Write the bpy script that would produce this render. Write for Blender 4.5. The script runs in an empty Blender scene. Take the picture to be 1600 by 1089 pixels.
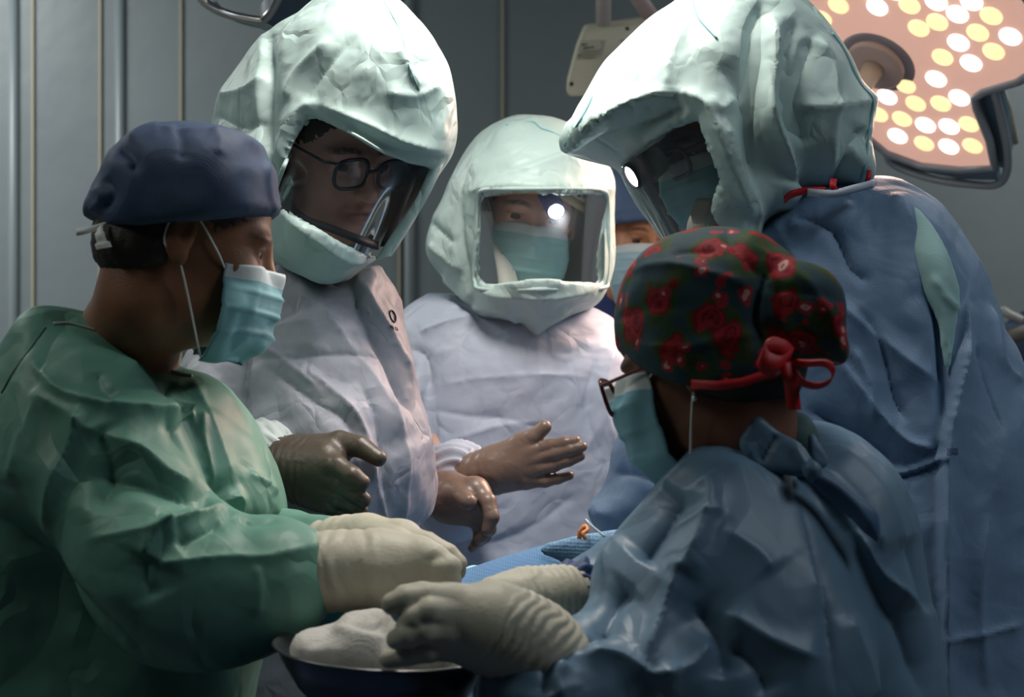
import bpy, math, random
import numpy as np
from mathutils import Vector, Matrix
from mathutils.bvhtree import BVHTree
import openvdb as vdb

# ------------------------------------------------------------------ camera, world, lights, exposure
FL = 2400.0                       # focal length in pixels of the 1600 px wide frame
CZ = 1.40                         # camera height
scene = bpy.context.scene
cam_d = bpy.data.cameras.new('camera'); cam = bpy.data.objects.new('camera', cam_d)
scene.collection.objects.link(cam)
cam.location = (0, 0, CZ); cam.rotation_euler = (math.pi/2, 0, 0)
cam_d.sensor_width = 36; cam_d.lens = 36*FL/1600; cam_d.clip_start = .05
cam_d.dof.use_dof = True; cam_d.dof.focus_distance = 2.0; cam_d.dof.aperture_fstop = 5.6
scene.camera = cam
scene.view_settings.view_transform = 'Standard'; scene.view_settings.look = 'None'
scene.view_settings.gamma = 1; scene.view_settings.use_curve_mapping = False
scene.view_settings.exposure = 0.0
w = bpy.data.worlds.new('world'); scene.world = w; w.use_nodes = True
w.node_tree.nodes['Background'].inputs[0].default_value = (.45, .6, .7, 1)
w.node_tree.nodes['Background'].inputs[1].default_value = .02

def area(name, loc, target, size, power, col, spread=180, shape='DISK'):
    l = bpy.data.lights.new(name, 'AREA'); l.shape = shape; l.size = size; l.energy = power
    l.color = col; l.spread = math.radians(spread)
    o = bpy.data.objects.new(name, l); scene.collection.objects.link(o); o.location = loc
    d = Vector(target)-Vector(loc); o.rotation_euler = d.to_track_quat('-Z', 'Y').to_euler()
    return o
# the operating lamp over the table (out of frame above), the visible lamp, unseen fill added for the dim room
area('surgical_light_beam', (.0, 1.86, 2.31), (-.01, 2.14, 1.0), .34, 6.2, (1, .93, .85), 110)
area('second_lamp_beam', (.62, 2.72, 1.86), (.05, 2.25, 1.05), .35, 6.5, (1, .66, .52), 120)
area('fill_light_left', (-1.7, 1.3, 2.9), (-.7, 2.0, .8), .9, 8, (.95, 1.0, .93), 150)  # unseen fill, added to light the left side
area('fill_light_right', (1.7, 1.0, 2.9), (.9, 2.0, 1.0), .9, 11.5, (.85, .94, 1.0), 150)  # unseen fill, added to lift the gowns at the right
area('wall_wash_left', (-2.2, 3.6, 2.9), (-1.9, 4.3, .8), .9, 44, (.95, .98, .95), 160)  # unseen wash, added to brighten the back wall
area('wall_wash_right', (2.2, 3.6, 2.9), (1.9, 4.3, .8), .9, 20, (.95, .97, .93), 160)  # weaker added wash for the right part of the wall

# ------------------------------------------------------------------ materials
MATS = {}
def mat(name, col, rough=.6, bump=(), spec=.4, metal=0, emit=None, sheen=0, vcol=None, var=0, varscale=3, coat=0):
    """bump: list of (kind, scale, distance)"""
    if name in MATS: return MATS[name]
    m = bpy.data.materials.new(name); m.use_nodes = True; nt = m.node_tree; N = nt.nodes; L = nt.links
    b = N['Principled BSDF']; b.inputs['Base Color'].default_value = (*col, 1)
    b.inputs['Roughness'].default_value = rough; b.inputs['Metallic'].default_value = metal
    b.inputs['Specular IOR Level'].default_value = spec; b.inputs['Coat Weight'].default_value = coat
    if sheen: b.inputs['Sheen Weight'].default_value = sheen
    if emit: b.inputs['Emission Color'].default_value = (*emit[0], 1); b.inputs['Emission Strength'].default_value = emit[1]
    tc = N.new('ShaderNodeTexCoord')
    if var:
        n = N.new('ShaderNodeTexNoise'); n.inputs['Scale'].default_value = varscale; n.inputs['Detail'].default_value = 4
        L.new(tc.outputs['Object'], n.inputs['Vector'])
        hs = N.new('ShaderNodeMapRange'); hs.inputs[1].default_value = .3; hs.inputs[2].default_value = .7
        hs.inputs[3].default_value = 1-var; hs.inputs[4].default_value = 1+var; L.new(n.outputs[0], hs.inputs[0])
        mx = N.new('ShaderNodeVectorMath'); mx.operation = 'SCALE'; mx.inputs[0].default_value = col
        L.new(hs.outputs[0], mx.inputs['Scale']); L.new(mx.outputs[0], b.inputs['Base Color'])
    if vcol:
        a = N.new('ShaderNodeVertexColor'); a.layer_name = vcol; L.new(a.outputs[0], b.inputs['Base Color'])
    last = None
    for kind, sc, dist in bump:
        if kind == 'voronoi':
            n0 = N.new('ShaderNodeTexNoise'); n0.inputs['Scale'].default_value = sc*.6; n0.inputs['Detail'].default_value = 2
            L.new(tc.outputs['Object'], n0.inputs['Vector'])
            ad = N.new('ShaderNodeVectorMath'); ad.operation = 'MULTIPLY_ADD'
            L.new(n0.outputs['Color'], ad.inputs[0]); ad.inputs[1].default_value = (1.3/sc,)*3
            L.new(tc.outputs['Object'], ad.inputs[2])
            t = N.new('ShaderNodeTexVoronoi'); t.feature = 'F1'; t.inputs['Scale'].default_value = sc
            L.new(ad.outputs[0], t.inputs['Vector']); out = t.outputs['Distance']
        elif kind == 'ridge':
            t = N.new('ShaderNodeTexNoise'); t.noise_type = 'RIDGED_MULTIFRACTAL'; t.inputs['Scale'].default_value = sc
            t.inputs['Detail'].default_value = 3; t.inputs['Distortion'].default_value = .4
            L.new(tc.outputs['Object'], t.inputs['Vector']); out = t.outputs[0]
        elif kind == 'crease':
            n0 = N.new('ShaderNodeTexNoise'); n0.inputs['Scale'].default_value = sc*.5; n0.inputs['Detail'].default_value = 3
            L.new(tc.outputs['Object'], n0.inputs['Vector'])
            mp = N.new('ShaderNodeVectorMath'); mp.operation = 'MULTIPLY'; mp.inputs[1].default_value = (1, 1, .6)
            L.new(tc.outputs['Object'], mp.inputs[0])
            ad = N.new('ShaderNodeVectorMath'); ad.operation = 'MULTIPLY_ADD'
            L.new(n0.outputs['Color'], ad.inputs[0]); ad.inputs[1].default_value = (1.6/sc,)*3; L.new(mp.outputs[0], ad.inputs[2])
            t = N.new('ShaderNodeTexVoronoi'); t.feature = 'DISTANCE_TO_EDGE'; t.inputs['Scale'].default_value = sc
            L.new(ad.outputs[0], t.inputs['Vector'])
            mr = N.new('ShaderNodeMapRange'); mr.interpolation_type = 'LINEAR'; mr.inputs[1].default_value = 0; mr.inputs[2].default_value = .16
            L.new(t.outputs['Distance'], mr.inputs[0])
            n1 = N.new('ShaderNodeTexNoise'); n1.inputs['Scale'].default_value = sc*.8; L.new(tc.outputs['Object'], n1.inputs['Vector'])
            m1 = N.new('ShaderNodeMapRange'); m1.inputs[1].default_value = .42; m1.inputs[2].default_value = .62; L.new(n1.outputs[0], m1.inputs[0])
            mm = N.new('ShaderNodeMath'); mm.operation = 'MULTIPLY'; L.new(mr.outputs[0], mm.inputs[0]); L.new(m1.outputs[0], mm.inputs[1]); out = mm.outputs[0]
        elif kind == 'weave':
            t = N.new('ShaderNodeTexVoronoi'); t.inputs['Scale'].default_value = sc; t.inputs['Randomness'].default_value = .15
            L.new(tc.outputs['Object'], t.inputs['Vector']); out = t.outputs['Distance']
        else:
            t = N.new('ShaderNodeTexNoise'); t.inputs['Scale'].default_value = sc; t.inputs['Detail'].default_value = 5
            L.new(tc.outputs['Object'], t.inputs['Vector']); out = t.outputs[0]
        bp = N.new('ShaderNodeBump'); bp.inputs['Distance'].default_value = dist; bp.inputs['Strength'].default_value = 1
        L.new(out, bp.inputs['Height'])
        if last: L.new(last.outputs[0], bp.inputs['Normal'])
        last = bp
    if last: L.new(last.outputs[0], b.inputs['Normal'])
    MATS[name] = m
    return m

def glassmat(name, tint, spec=.5, rough=.02, haze=0, ior=1.45):
    m = bpy.data.materials.new(name); m.use_nodes = True; nt = m.node_tree; N = nt.nodes; L = nt.links
    for n in list(N):
        if n.type == 'BSDF_PRINCIPLED': N.remove(n)
    out = [n for n in N if n.type == 'OUTPUT_MATERIAL'][0]
    t = N.new('ShaderNodeBsdfTransparent'); t.inputs[0].default_value = (*tint, 1)
    g = N.new('ShaderNodeBsdfGlossy'); g.inputs['Roughness'].default_value = rough
    fr = N.new('ShaderNodeFresnel'); fr.inputs[0].default_value = ior
    mx = N.new('ShaderNodeMixShader'); L.new(fr.outputs[0], mx.inputs[0]); L.new(t.outputs[0], mx.inputs[1]); L.new(g.outputs[0], mx.inputs[2])
    last = mx
    if haze:
        d = N.new('ShaderNodeBsdfTranslucent'); d.inputs[0].default_value = (.8, .85, .9, 1)
        d2 = N.new('ShaderNodeBsdfDiffuse'); d2.inputs[0].default_value = (.8, .85, .9, 1)
        a = N.new('ShaderNodeMixShader'); a.inputs[0].default_value = .5; L.new(d.outputs[0], a.inputs[1]); L.new(d2.outputs[0], a.inputs[2])
        m2 = N.new('ShaderNodeMixShader'); m2.inputs[0].default_value = haze; L.new(mx.outputs[0], m2.inputs[1]); L.new(a.outputs[0], m2.inputs[2]); last = m2
    L.new(last.outputs[0], out.inputs[0]); MATS[name] = m
    return m

# ------------------------------------------------------------------ helpers
COL = scene.collection
def W(px, py, Y): return np.array([(px-800)/FL*Y, Y, CZ-(py-544.5)/FL*Y])
def WV(px, py, Y): return Vector(W(px, py, Y))
def S(n, Y): return n*Y/FL        # a length of n pixels at distance Y

def tag(o, label=None, cat=None, group=None, kind=None):
    if label: o['label'] = label
    if cat: o['category'] = cat
    if group: o['group'] = group
    if kind: o['kind'] = kind
    return o
def empty(name, loc, label, cat, group=None):
    o = bpy.data.objects.new(name, None); COL.objects.link(o); o.location = loc; o.empty_display_size = .1
    return tag(o, label, cat, group)
def mesh_obj(name, V, Fc, m, parent=None, smooth=True, label=None):
    me = bpy.data.meshes.new(name)
    V = np.asarray(V, dtype=np.float32); 
    if parent is not None: V = V-np.array(parent.location, dtype=np.float32)
    me.from_pydata([tuple(v) for v in V.tolist()], [], [tuple(f) for f in (Fc.tolist() if hasattr(Fc, 'tolist') else Fc)])
    me.materials.append(m)
    if smooth: me.polygons.foreach_set('use_smooth', [True]*len(me.polygons))
    me.update()
    o = bpy.data.objects.new(name, me); COL.objects.link(o)
    if parent is not None: o.parent = parent
    if label: o['label'] = label
    return o
def sub(o, parent):               # hang a sub-part under a part whose origin sits at its thing's origin
    o.parent = parent; return o

def catmull(P, n=8, closed=False):
    P = np.asarray(P, float); out = []
    N = len(P); rng = range(N) if closed else range(N-1)
    for i in rng:
        if closed: p0, p1, p2, p3 = P[i-1], P[i], P[(i+1) % N], P[(i+2) % N]
        else: p0, p1, p2, p3 = P[max(i-1, 0)], P[i], P[i+1], P[min(i+2, N-1)]
        for t in np.arange(n)/n:
            out.append(.5*((2*p1)+(p2-p0)*t+(2*p0-5*p1+4*p2-p3)*t*t+(3*p1-p0-3*p2+p3)*t**3))
    if not closed: out.append(P[-1])
    return np.array(out)

# ---- value noise
def hash3(i, j, k, s):
    n = (i*374761393+j*668265263+k*1274126177+s*974634777) & 0x7fffffff
    n = ((n ^ (n >> 13))*1274126177) & 0x7fffffff
    return ((n ^ (n >> 16)) & 0xffff)/65535.0
def noise(P, s=0):
    P = np.asarray(P, float); I = np.floor(P).astype(np.int64); f = P-I; f = f*f*(3-2*f)
    r = 0
    for a in (0, 1):
        for b in (0, 1):
            for c in (0, 1):
                wgt = (f[:, 0] if a else 1-f[:, 0])*(f[:, 1] if b else 1-f[:, 1])*(f[:, 2] if c else 1-f[:, 2])
                r = r+wgt*hash3(I[:, 0]+a, I[:, 1]+b, I[:, 2]+c, s)
    return r
def crumple(P, size, seed=0, n=4, aniso=None):
    """folded cloth: warped triangle waves in a few directions, flat facets and sharp creases"""
    rs = np.random.RandomState(seed); h = np.zeros(len(P))
    q = P/size
    wx = np.stack([noise(q*.8+11, seed), noise(q*.8+37, seed+1), noise(q*.8+71, seed+2)], 1)-.5
    qq = q+wx*1.5
    for i in range(n):
        d = rs.normal(size=3)
        if aniso is not None: d = d*np.array(aniso)
        d /= np.linalg.norm(d)
        fr = rs.uniform(.45, 1.0)
        t = qq@d*fr+rs.uniform(0, 1)
        tri = np.abs((t % 1)*2-1)
        mask = noise(q*.6+i*19.3, seed+5+i)
        mask = np.clip((mask-.3)/.35, 0, 1)
        h += tri*mask/fr
    return h/n-.35

# ---- volumes
class Vol:
    def __init__(s, lo, hi, h, fine=None, hf=None):
        s.ax = []
        for a in range(3):
            if fine is None: s.ax.append(np.arange(lo[a], hi[a]+h, h))
            else:
                f0, f1 = max(fine[0][a], lo[a]), min(fine[1][a], hi[a])
                p1 = np.arange(lo[a], f0, h) if f0 > lo[a] else np.array([])
                p2 = np.arange(f0, f1, hf); p3 = np.arange(f1, hi[a]+h, h) if f1 < hi[a] else np.array([f1])
                s.ax.append(np.concatenate([p1, p2, p3]))
        s.h = h; s.f = np.full([len(a) for a in s.ax], .5, np.float32)
    def block(s, lo, hi):
        sl = []
        for a in range(3):
            i0 = max(0, np.searchsorted(s.ax[a], lo[a])-1); i1 = min(len(s.ax[a]), np.searchsorted(s.ax[a], hi[a])+1)
            if i1 <= i0+1: return None, None
            sl.append(slice(i0, i1))
        X = s.ax[0][sl[0]][:, None, None]; Y = s.ax[1][sl[1]][None, :, None]; Z = s.ax[2][sl[2]][None, None, :]
        return tuple(sl), (X, Y, Z)
    def put(s, sl, v, k, op):
        a = s.f[sl]; v = v.astype(np.float32)
        if op == 'add':
            if k: hh = np.maximum(k-np.abs(a-v), 0)/k; r = np.minimum(a, v)-hh*hh*k*.25
            else: r = np.minimum(a, v)
        else:
            v = -v
            if k: hh = np.maximum(k-np.abs(a-v), 0)/k; r = np.maximum(a, v)+hh*hh*k*.25
            else: r = np.maximum(a, v)
        s.f[sl] = r
    def cone(s, a, b, ra, rb, k=.01, op='add'):
        a, b = np.array(a, float), np.array(b, float); m = max(ra, rb)+k+.01
        sl, G = s.block(np.minimum(a, b)-m, np.maximum(a, b)+m)
        if sl is None: return
        d = b-a; L = max(d@d, 1e-9)
        t = np.clip(((G[0]-a[0])*d[0]+(G[1]-a[1])*d[1]+(G[2]-a[2])*d[2])/L, 0, 1)
        v = np.sqrt((G[0]-a[0]-t*d[0])**2+(G[1]-a[1]-t*d[1])**2+(G[2]-a[2]-t*d[2])**2)-(ra+(rb-ra)*t)
        s.put(sl, v, k, op)
    def chain(s, pts, rad, k=.01):
        for i in range(len(pts)-1): s.cone(pts[i], pts[i+1], rad[i], rad[i+1], k)
    def ell(s, c, r, B=None, k=.01, op='add', pw=2):
        c = np.array(c, float); r = np.array(r, float)
        if B is None: B = np.eye(3)
        m = r.max()+k+.01
        sl, G = s.block(c-m, c+m)
        if sl is None: return
        D = [G[0]-c[0], G[1]-c[1], G[2]-c[2]]
        q = 0; g = 0
        for i in range(3):
            e = B[i][0]*D[0]+B[i][1]*D[1]+B[i][2]*D[2]; q = q+(e/r[i])**2; g = g+(e/r[i]**2)**2
        q = np.sqrt(q); v = q*(q-1)/np.maximum(np.sqrt(g), 1e-4)
        s.put(sl, v, k, op)
    def inflate(s, poly, Y0, T, D, depth=None, k=.012, Tb=None, smooth=True, op='add', blur=True, blend=0):
        """poly in photo pixels at distance Y0; depth: control points (px, py, Y); T half thickness, D rounding"""
        P = catmull(poly, 5, True) if smooth else np.array(poly, float)
        Q = np.stack([(P[:, 0]-800)/FL*Y0, CZ-(P[:, 1]-544.5)/FL*Y0], 1)
        g = .006
        x0, z0 = Q.min(0)-.06; x1, z1 = Q.max(0)+.06
        xs = np.arange(x0, x1, g); zs = np.arange(z0, z1, g)
        X, Z = np.meshgrid(xs, zs, indexing='ij')
        d2 = np.full(X.shape, 1e9); ins = np.zeros(X.shape, bool)
        for i in range(len(Q)):
            a = Q[i]; b = Q[(i+1) % len(Q)]; e = b-a; L = max(e@e, 1e-12)
            t = np.clip(((X-a[0])*e[0]+(Z-a[1])*e[1])/L, 0, 1)
            d2 = np.minimum(d2, (X-a[0]-t*e[0])**2+(Z-a[1]-t*e[1])**2)
            if a[1] != b[1]:
                c = ((a[1] > Z) != (b[1] > Z)) & (X < (b[0]-a[0])*(Z-a[1])/(b[1]-a[1])+a[0]); ins ^= c
        d = np.sqrt(d2)*np.where(ins, 1, -1)
        dc = np.minimum(d, D)
        if blur:
            n = max(2, int(D*.35/g)); bl = dc.copy()
            ker = np.ones(2*n+1)/(2*n+1)
            for _ in range(2):
                bl = np.apply_along_axis(lambda r: np.convolve(np.pad(r, n, 'edge'), ker, 'valid'), 0, bl)
                bl = np.apply_along_axis(lambda r: np.convolve(np.pad(r, n, 'edge'), ker, 'valid'), 1, bl)
            wt = np.clip(d/(.6*D), 0, 1); wt = wt*wt*(3-2*wt)
            dc = dc*(1-wt)+bl*wt
            dc = dc/max(dc.max(), 1e-6)*min(D, max(d.max(), 1e-6)) if d.max() < D else dc
            if d.max() < D: dc = dc*(D/d.max())**.5
        yc = np.full(X.shape, float(Y0))
        if depth:
            C = np.array([[(p[0]-800)/FL*Y0, CZ-(p[1]-544.5)/FL*Y0, p[2]] for p in depth])
            ws = 0; yc = 0
            for c in C:
                wgt = 1/((X-c[0])**2+(Z-c[1])**2+.003)**1.3; ws = ws+wgt; yc = yc+wgt*c[2]
            yc = yc/ws
        Tb = Tb or T
        sl, G = s.block((x0, yc.min()-T-.05, z0), (x1, yc.max()+Tb+.05, z1))
        if sl is None: return
        bx = s.ax[0][sl[0]]; bz = s.ax[2][sl[2]]
        def samp(A):
            fx = np.clip((bx-x0)/g, 0, len(xs)-1.001); fz = np.clip((bz-z0)/g, 0, len(zs)-1.001)
            ix = fx.astype(int); iz = fz.astype(int); tx = (fx-ix)[:, None]; tz = (fz-iz)[None]
            return (A[ix][:, iz]*(1-tx)*(1-tz)+A[ix+1][:, iz]*tx*(1-tz)+A[ix][:, iz+1]*(1-tx)*tz+A[ix+1][:, iz+1]*tx*tz)
        dd = samp(dc)[:, None, :]; yy = samp(yc)[:, None, :]
        q = np.maximum(1-dd/D, 0); e = G[1]-yy; e = np.where(e < 0, e/T, e/Tb)
        r = np.sqrt(q*q+e*e)
        v = (r-1)*r/np.maximum(np.sqrt((q/D)**2+(e/np.where(e < 0, T, Tb))**2), 1e-3)
        s.put(sl, np.clip(v, -.3, .3), k, op)
    def cut(s, poly, Y0, T):
        s.inflate(poly, Y0, T, .004, op='sub', k=.002, smooth=False, blur=False)
    def skull(s, H):
        s.ell(H.P(-.013, 0, .036), np.array([.0995, .081, .0895])*H.k, H.B, .012)
    def shell(s, t):
        g = np.gradient(s.f, *s.ax); n = np.sqrt(g[0]**2+g[1]**2+g[2]**2); n = np.clip(n, .3, 3)
        f = s.f/n; s.f = np.maximum(f, -(f+t)).astype(np.float32)
    def mesh(s):
        g = vdb.FloatGrid(.5)
        f = np.clip(s.f, -.5, .5)
        f[0] = f[-1] = .5; f[:, 0] = f[:, -1] = .5; f[:, :, 0] = f[:, :, -1] = .5
        g.copyFromArray(np.ascontiguousarray(f)); P, Q = g.convertToQuads(0.0)
        P = np.asarray(P, float); V = np.empty_like(P)
        for a in range(3): V[:, a] = np.interp(P[:, a], np.arange(len(s.ax[a])), s.ax[a])
        Q = np.asarray(Q).copy()
        n = np.cross(V[Q[:, 2]]-V[Q[:, 0]], V[Q[:, 3]]-V[Q[:, 1]])
        if (V[Q].mean(1)*n).sum() < 0: Q = Q[:, ::-1].copy()      # outward faces
        return V, Q
def normals(V, Q):
    n = np.cross(V[Q[:, 2]]-V[Q[:, 0]], V[Q[:, 3]]-V[Q[:, 1]])
    N = np.zeros_like(V)
    for i in range(4): np.add.at(N, Q[:, i], n)
    return N/np.maximum(np.linalg.norm(N, axis=1), 1e-12)[:, None]
def relax(V, Q, it=2, lam=.5):
    for _ in range(it):
        A = np.zeros_like(V); c = np.zeros(len(V))
        for i in range(4):
            a, b = Q[:, i], Q[:, (i+1) % 4]
            np.add.at(A, a, V[b]); np.add.at(c, a, 1); np.add.at(A, b, V[a]); np.add.at(c, b, 1)
        V = V*(1-lam)+lam*A/np.maximum(c, 1)[:, None]
    return V
def subdiv(V, Q):
    """one step of plain quad subdivision"""
    E = np.concatenate([Q[:, [i, (i+1) % 4]] for i in range(4)]); Es = np.sort(E, 1)
    key = Es[:, 0].astype(np.int64)*len(V)+Es[:, 1]; u, first, inv = np.unique(key, return_index=True, return_inverse=True)
    em = (V[Es[first, 0]]+V[Es[first, 1]])/2; fm = V[Q].mean(1); n = len(V); m = len(Q)
    V2 = np.concatenate([V, em, fm]); inv = inv.reshape(4, m)+n; fc = np.arange(m)+n+len(em)
    Q2 = np.concatenate([np.stack([Q[:, i], inv[i], fc, inv[i-1]], 1) for i in range(4)])
    return V2, Q2
def folds(V, N, strokes, sgn=-1):
    """strokes: (pixel polyline, amplitude m, width m[, kind]); kinds ridge, step (left side of the line stands proud)"""
    px = 800+FL*V[:, 0]/V[:, 1]; py = 544.5-FL*(V[:, 2]-CZ)/V[:, 1]; sc = V[:, 1]/FL
    H = np.zeros(len(V)); front = np.clip(-N[:, 1]*sgn*-1*3+.3, 0, 1)
    for st in strokes:
        P = np.array(st[0], float); amp, wd = st[1], st[2]; kind = st[3] if len(st) > 3 else 'ridge'
        if kind != 'raw' and len(P) > 2: P = catmull(P, 4)
        best = np.full(len(V), 1e9); side = np.ones(len(V)); tt = np.zeros(len(V)); L = len(P)-1
        for i in range(L):
            a, b = P[i], P[i+1]; e = b-a; l2 = max(e@e, 1e-9)
            t = np.clip(((px-a[0])*e[0]+(py-a[1])*e[1])/l2, 0, 1)
            dx = px-a[0]-t*e[0]; dy = py-a[1]-t*e[1]; d = dx*dx+dy*dy
            c = d < best; best = np.where(c, d, best); side = np.where(c, np.sign(e[0]*dy-e[1]*dx), side); tt = np.where(c, (i+t)/L, tt)
        d = np.sqrt(best)*sc
        taper = np.clip(np.minimum(tt, 1-tt)*5+.15, 0, 1)
        if kind == 'step': h = np.where(side < 0, np.exp(-d/(wd*2.2)), np.exp(-d/(wd*.35)))
        else: h = np.exp(-d/wd)
        H += amp*h*taper
    return H*front
def cloth(name, vol, m, parent, strokes=(), cr=(), seed=1, sub2=False, rel=2, aniso=None, label=None):
    V, Q = vol.mesh(); V = relax(V, Q, rel)
    if sub2: V, Q = subdiv(V, Q); V = relax(V, Q, 1)
    N = normals(V, Q); H = np.zeros(len(V))
    for i, (size, amp) in enumerate(cr): H += amp*crumple(V, size, seed+i*13, aniso=aniso)
    if strokes: H += folds(V, N, strokes)
    V = V+N*H[:, None]
    return mesh_obj(name, V, Q, m, parent, label=label)
def tube(pts, r, n=8, closed=False, flat=None):
    P = [Vector(p) for p in pts]; V = []; F = []
    rr = r if hasattr(r, '__len__') else [r]*len(P)
    up = Vector((0, 0, 1)); prev = None
    for i, p in enumerate(P):
        a = P[i-1] if (i or closed) else P[0]; b = P[(i+1) % len(P)] if (i < len(P)-1 or closed) else P[-1]
        t = (b-a).normalized()
        if prev is None:
            u = t.cross(up); u = u if u.length > .1 else t.cross(Vector((1, 0, 0)))
        else: u = prev-t*prev.dot(t)
        u.normalize(); v = t.cross(u); prev = u
        for k in range(n):
            an = 2*math.pi*k/n; V.append(p+(u*math.cos(an)+v*math.sin(an)*(flat or 1))*rr[i])
    m = len(P)
    for i in range(m if closed else m-1):
        j = (i+1) % m
        for k in range(n): F.append((i*n+k, i*n+(k+1) % n, j*n+(k+1) % n, j*n+k))
    if not closed: F.append(tuple(range(n))[::-1]); F.append(tuple(range((m-1)*n, m*n)))
    return [tuple(v) for v in V], F
def join(*parts):
    V = []; F = []
    for v, f in parts:
        o = len(V); V += [tuple(x) for x in v]; F += [tuple(i+o for i in q) for q in f]
    return V, F
def bvh_of(o):
    me = o.data; off = o.parent.location if o.parent else Vector()
    return BVHTree.FromPolygons([v.co+off for v in me.vertices], [tuple(p.vertices) for p in me.polygons])
def on(bvh, px, py, lift=0.0, Y=2.0):
    c = Vector((0, 0, CZ)); d = (WV(px, py, 1)-c).normalized()
    h = bvh.ray_cast(c, d)
    if h[0] is None: return WV(px, py, Y)
    return h[0]-d*lift
def ribbon(pts, nrm_lift, width, bvh=None, Y=2, th=.0015):
    P = [on(bvh, p[0], p[1], nrm_lift, Y) if bvh else Vector(p) for p in pts]
    return P
def strip(P, width, th, side=None):
    """thick flat band along P; side: the width direction"""
    V = []; F = []
    P = [Vector(p) for p in P]
    for i, p in enumerate(P):
        t = (P[min(i+1, len(P)-1)]-P[max(i-1, 0)]).normalized()
        sd = side(i, t) if callable(side) else (Vector(side) if side is not None else t.cross(Vector((0, -1, 0))).normalized())
        n = t.cross(sd).normalized()
        wd = width[i] if hasattr(width, '__len__') else width
        for a, b in ((-1, -1), (1, -1), (1, 1), (-1, 1)): V.append(p+sd*a*wd/2+n*b*th/2)
    for i in range(len(P)-1):
        for k in range(4): F.append((i*4+k, i*4+(k+1) % 4, i*4+4+(k+1) % 4, i*4+4+k))
    F.append((3, 2, 1, 0)); e = (len(P)-1)*4; F.append((e, e+1, e+2, e+3))
    return [tuple(v) for v in V], F
def prism(poly, n, th, o=None):
    """poly: 3D points in a plane, n: extrusion direction"""
    n = Vector(n); k = len(poly); V = [Vector(p) for p in poly]+[Vector(p)+n*th for p in poly]
    F = [tuple(range(k)), tuple(range(2*k-1, k-1, -1))]+[(i, i+k, (i+1) % k+k, (i+1) % k) for i in range(k)]
    return [tuple(v) for v in V], F
def box(lo, hi):
    x0, y0, z0 = lo; x1, y1, z1 = hi
    V = [(x0, y0, z0), (x1, y0, z0), (x1, y1, z0), (x0, y1, z0), (x0, y0, z1), (x1, y0, z1), (x1, y1, z1), (x0, y1, z1)]
    return V, [(3, 2, 1, 0), (4, 5, 6, 7), (0, 1, 5, 4), (1, 2, 6, 5), (2, 3, 7, 6), (3, 0, 4, 7)]
def bev(o, wd, seg=3):
    b = o.modifiers.new('bevel', 'BEVEL'); b.width = wd; b.segments = seg; b.limit_method = 'ANGLE'; return o

# ------------------------------------------------------------------ heads
def basis(yaw, pitch, roll=0):
    """yaw 0 looks at the camera (-y), +90 looks to the right of the photo; pitch + looks down"""
    y, p, r = map(math.radians, (yaw, pitch, roll))
    f = np.array([math.sin(y)*math.cos(p), -math.cos(y)*math.cos(p), -math.sin(p)])
    s = np.array([math.cos(y), math.sin(y), 0]); u = np.cross(s, f); u = u if u[2] > 0 else -u
    s2 = s*math.cos(r)+u*math.sin(r); u2 = u*math.cos(r)-s*math.sin(r)
    return np.array([f, s2, u2])
class Head:
    def __init__(s, c, yaw, pitch, roll=0, k=1.0):
        s.c = np.array(c, float); s.B = basis(yaw, pitch, roll); s.k = k
    def P(s, f, x, u): return s.c+s.k*(f*s.B[0]+x*s.B[1]+u*s.B[2])
    def L(s, V): return ((V-s.c)@s.B.T)/s.k
def add_head(v, H):
    k = H.k
    def e(f, x, u, rf, rs, ru, kk=.012, op='add'):
        for sg in ((1,) if x == 0 else (1, -1)): v.ell(H.P(f, x*sg, u), np.array([rf, rs, ru])*k, H.B, kk, op)
    e(-.012, 0, .035, .096, .076, .086); e(.03, 0, -.03, .060, .060, .078, .03)
    e(.035, 0, -.076, .048, .05, .034, .03); e(.074, 0, -.094, .018, .02, .016, .02)
    e(.058, .037, -.03, .026, .024, .028, .02); e(.076, .024, .018, .014, .026, .009, .014)
    e(.1, .033, -.001, .017, .02, .013, .012, 'sub')
    e(.0715, .032, 0, .0142, .0148, .0142, .004)
    e(.087, .032, -.0002, .011, .0135, .0052, .0015, 'sub')
    v.cone(H.P(.086, 0, .012), H.P(.106, 0, -.03), .0065*k, .0095*k, .012)
    e(.106, 0, -.031, .011, .0105, .0095, .006); e(.096, .0125, -.036, .0095, .0065, .0075, .005)
    e(.1, .0065, -.045, .005, .0035, .005, .002, 'sub')
    e(.089, .01, -.0575, .0095, .016, .0055, .005); e(.0875, 0, -.0695, .0105, .021, .0068, .005)
    e(.102, 0, -.0632, .009, .024, .0011, .003, 'sub')
    for sg in (1, -1):
        Bq = basis(0, 0); R = H.B.copy()
        v.ell(H.P(-.012, .077*sg, -.006), np.array([.0165, .0075, .029])*k, R, .005)
        v.ell(H.P(-.006, .079*sg, -.03), np.array([.009, .005, .010])*k, R, .004)
        v.ell(H.P(-.009, .0855*sg, .002), np.array([.010, .0055, .018])*k, R, .002, 'sub')
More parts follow.
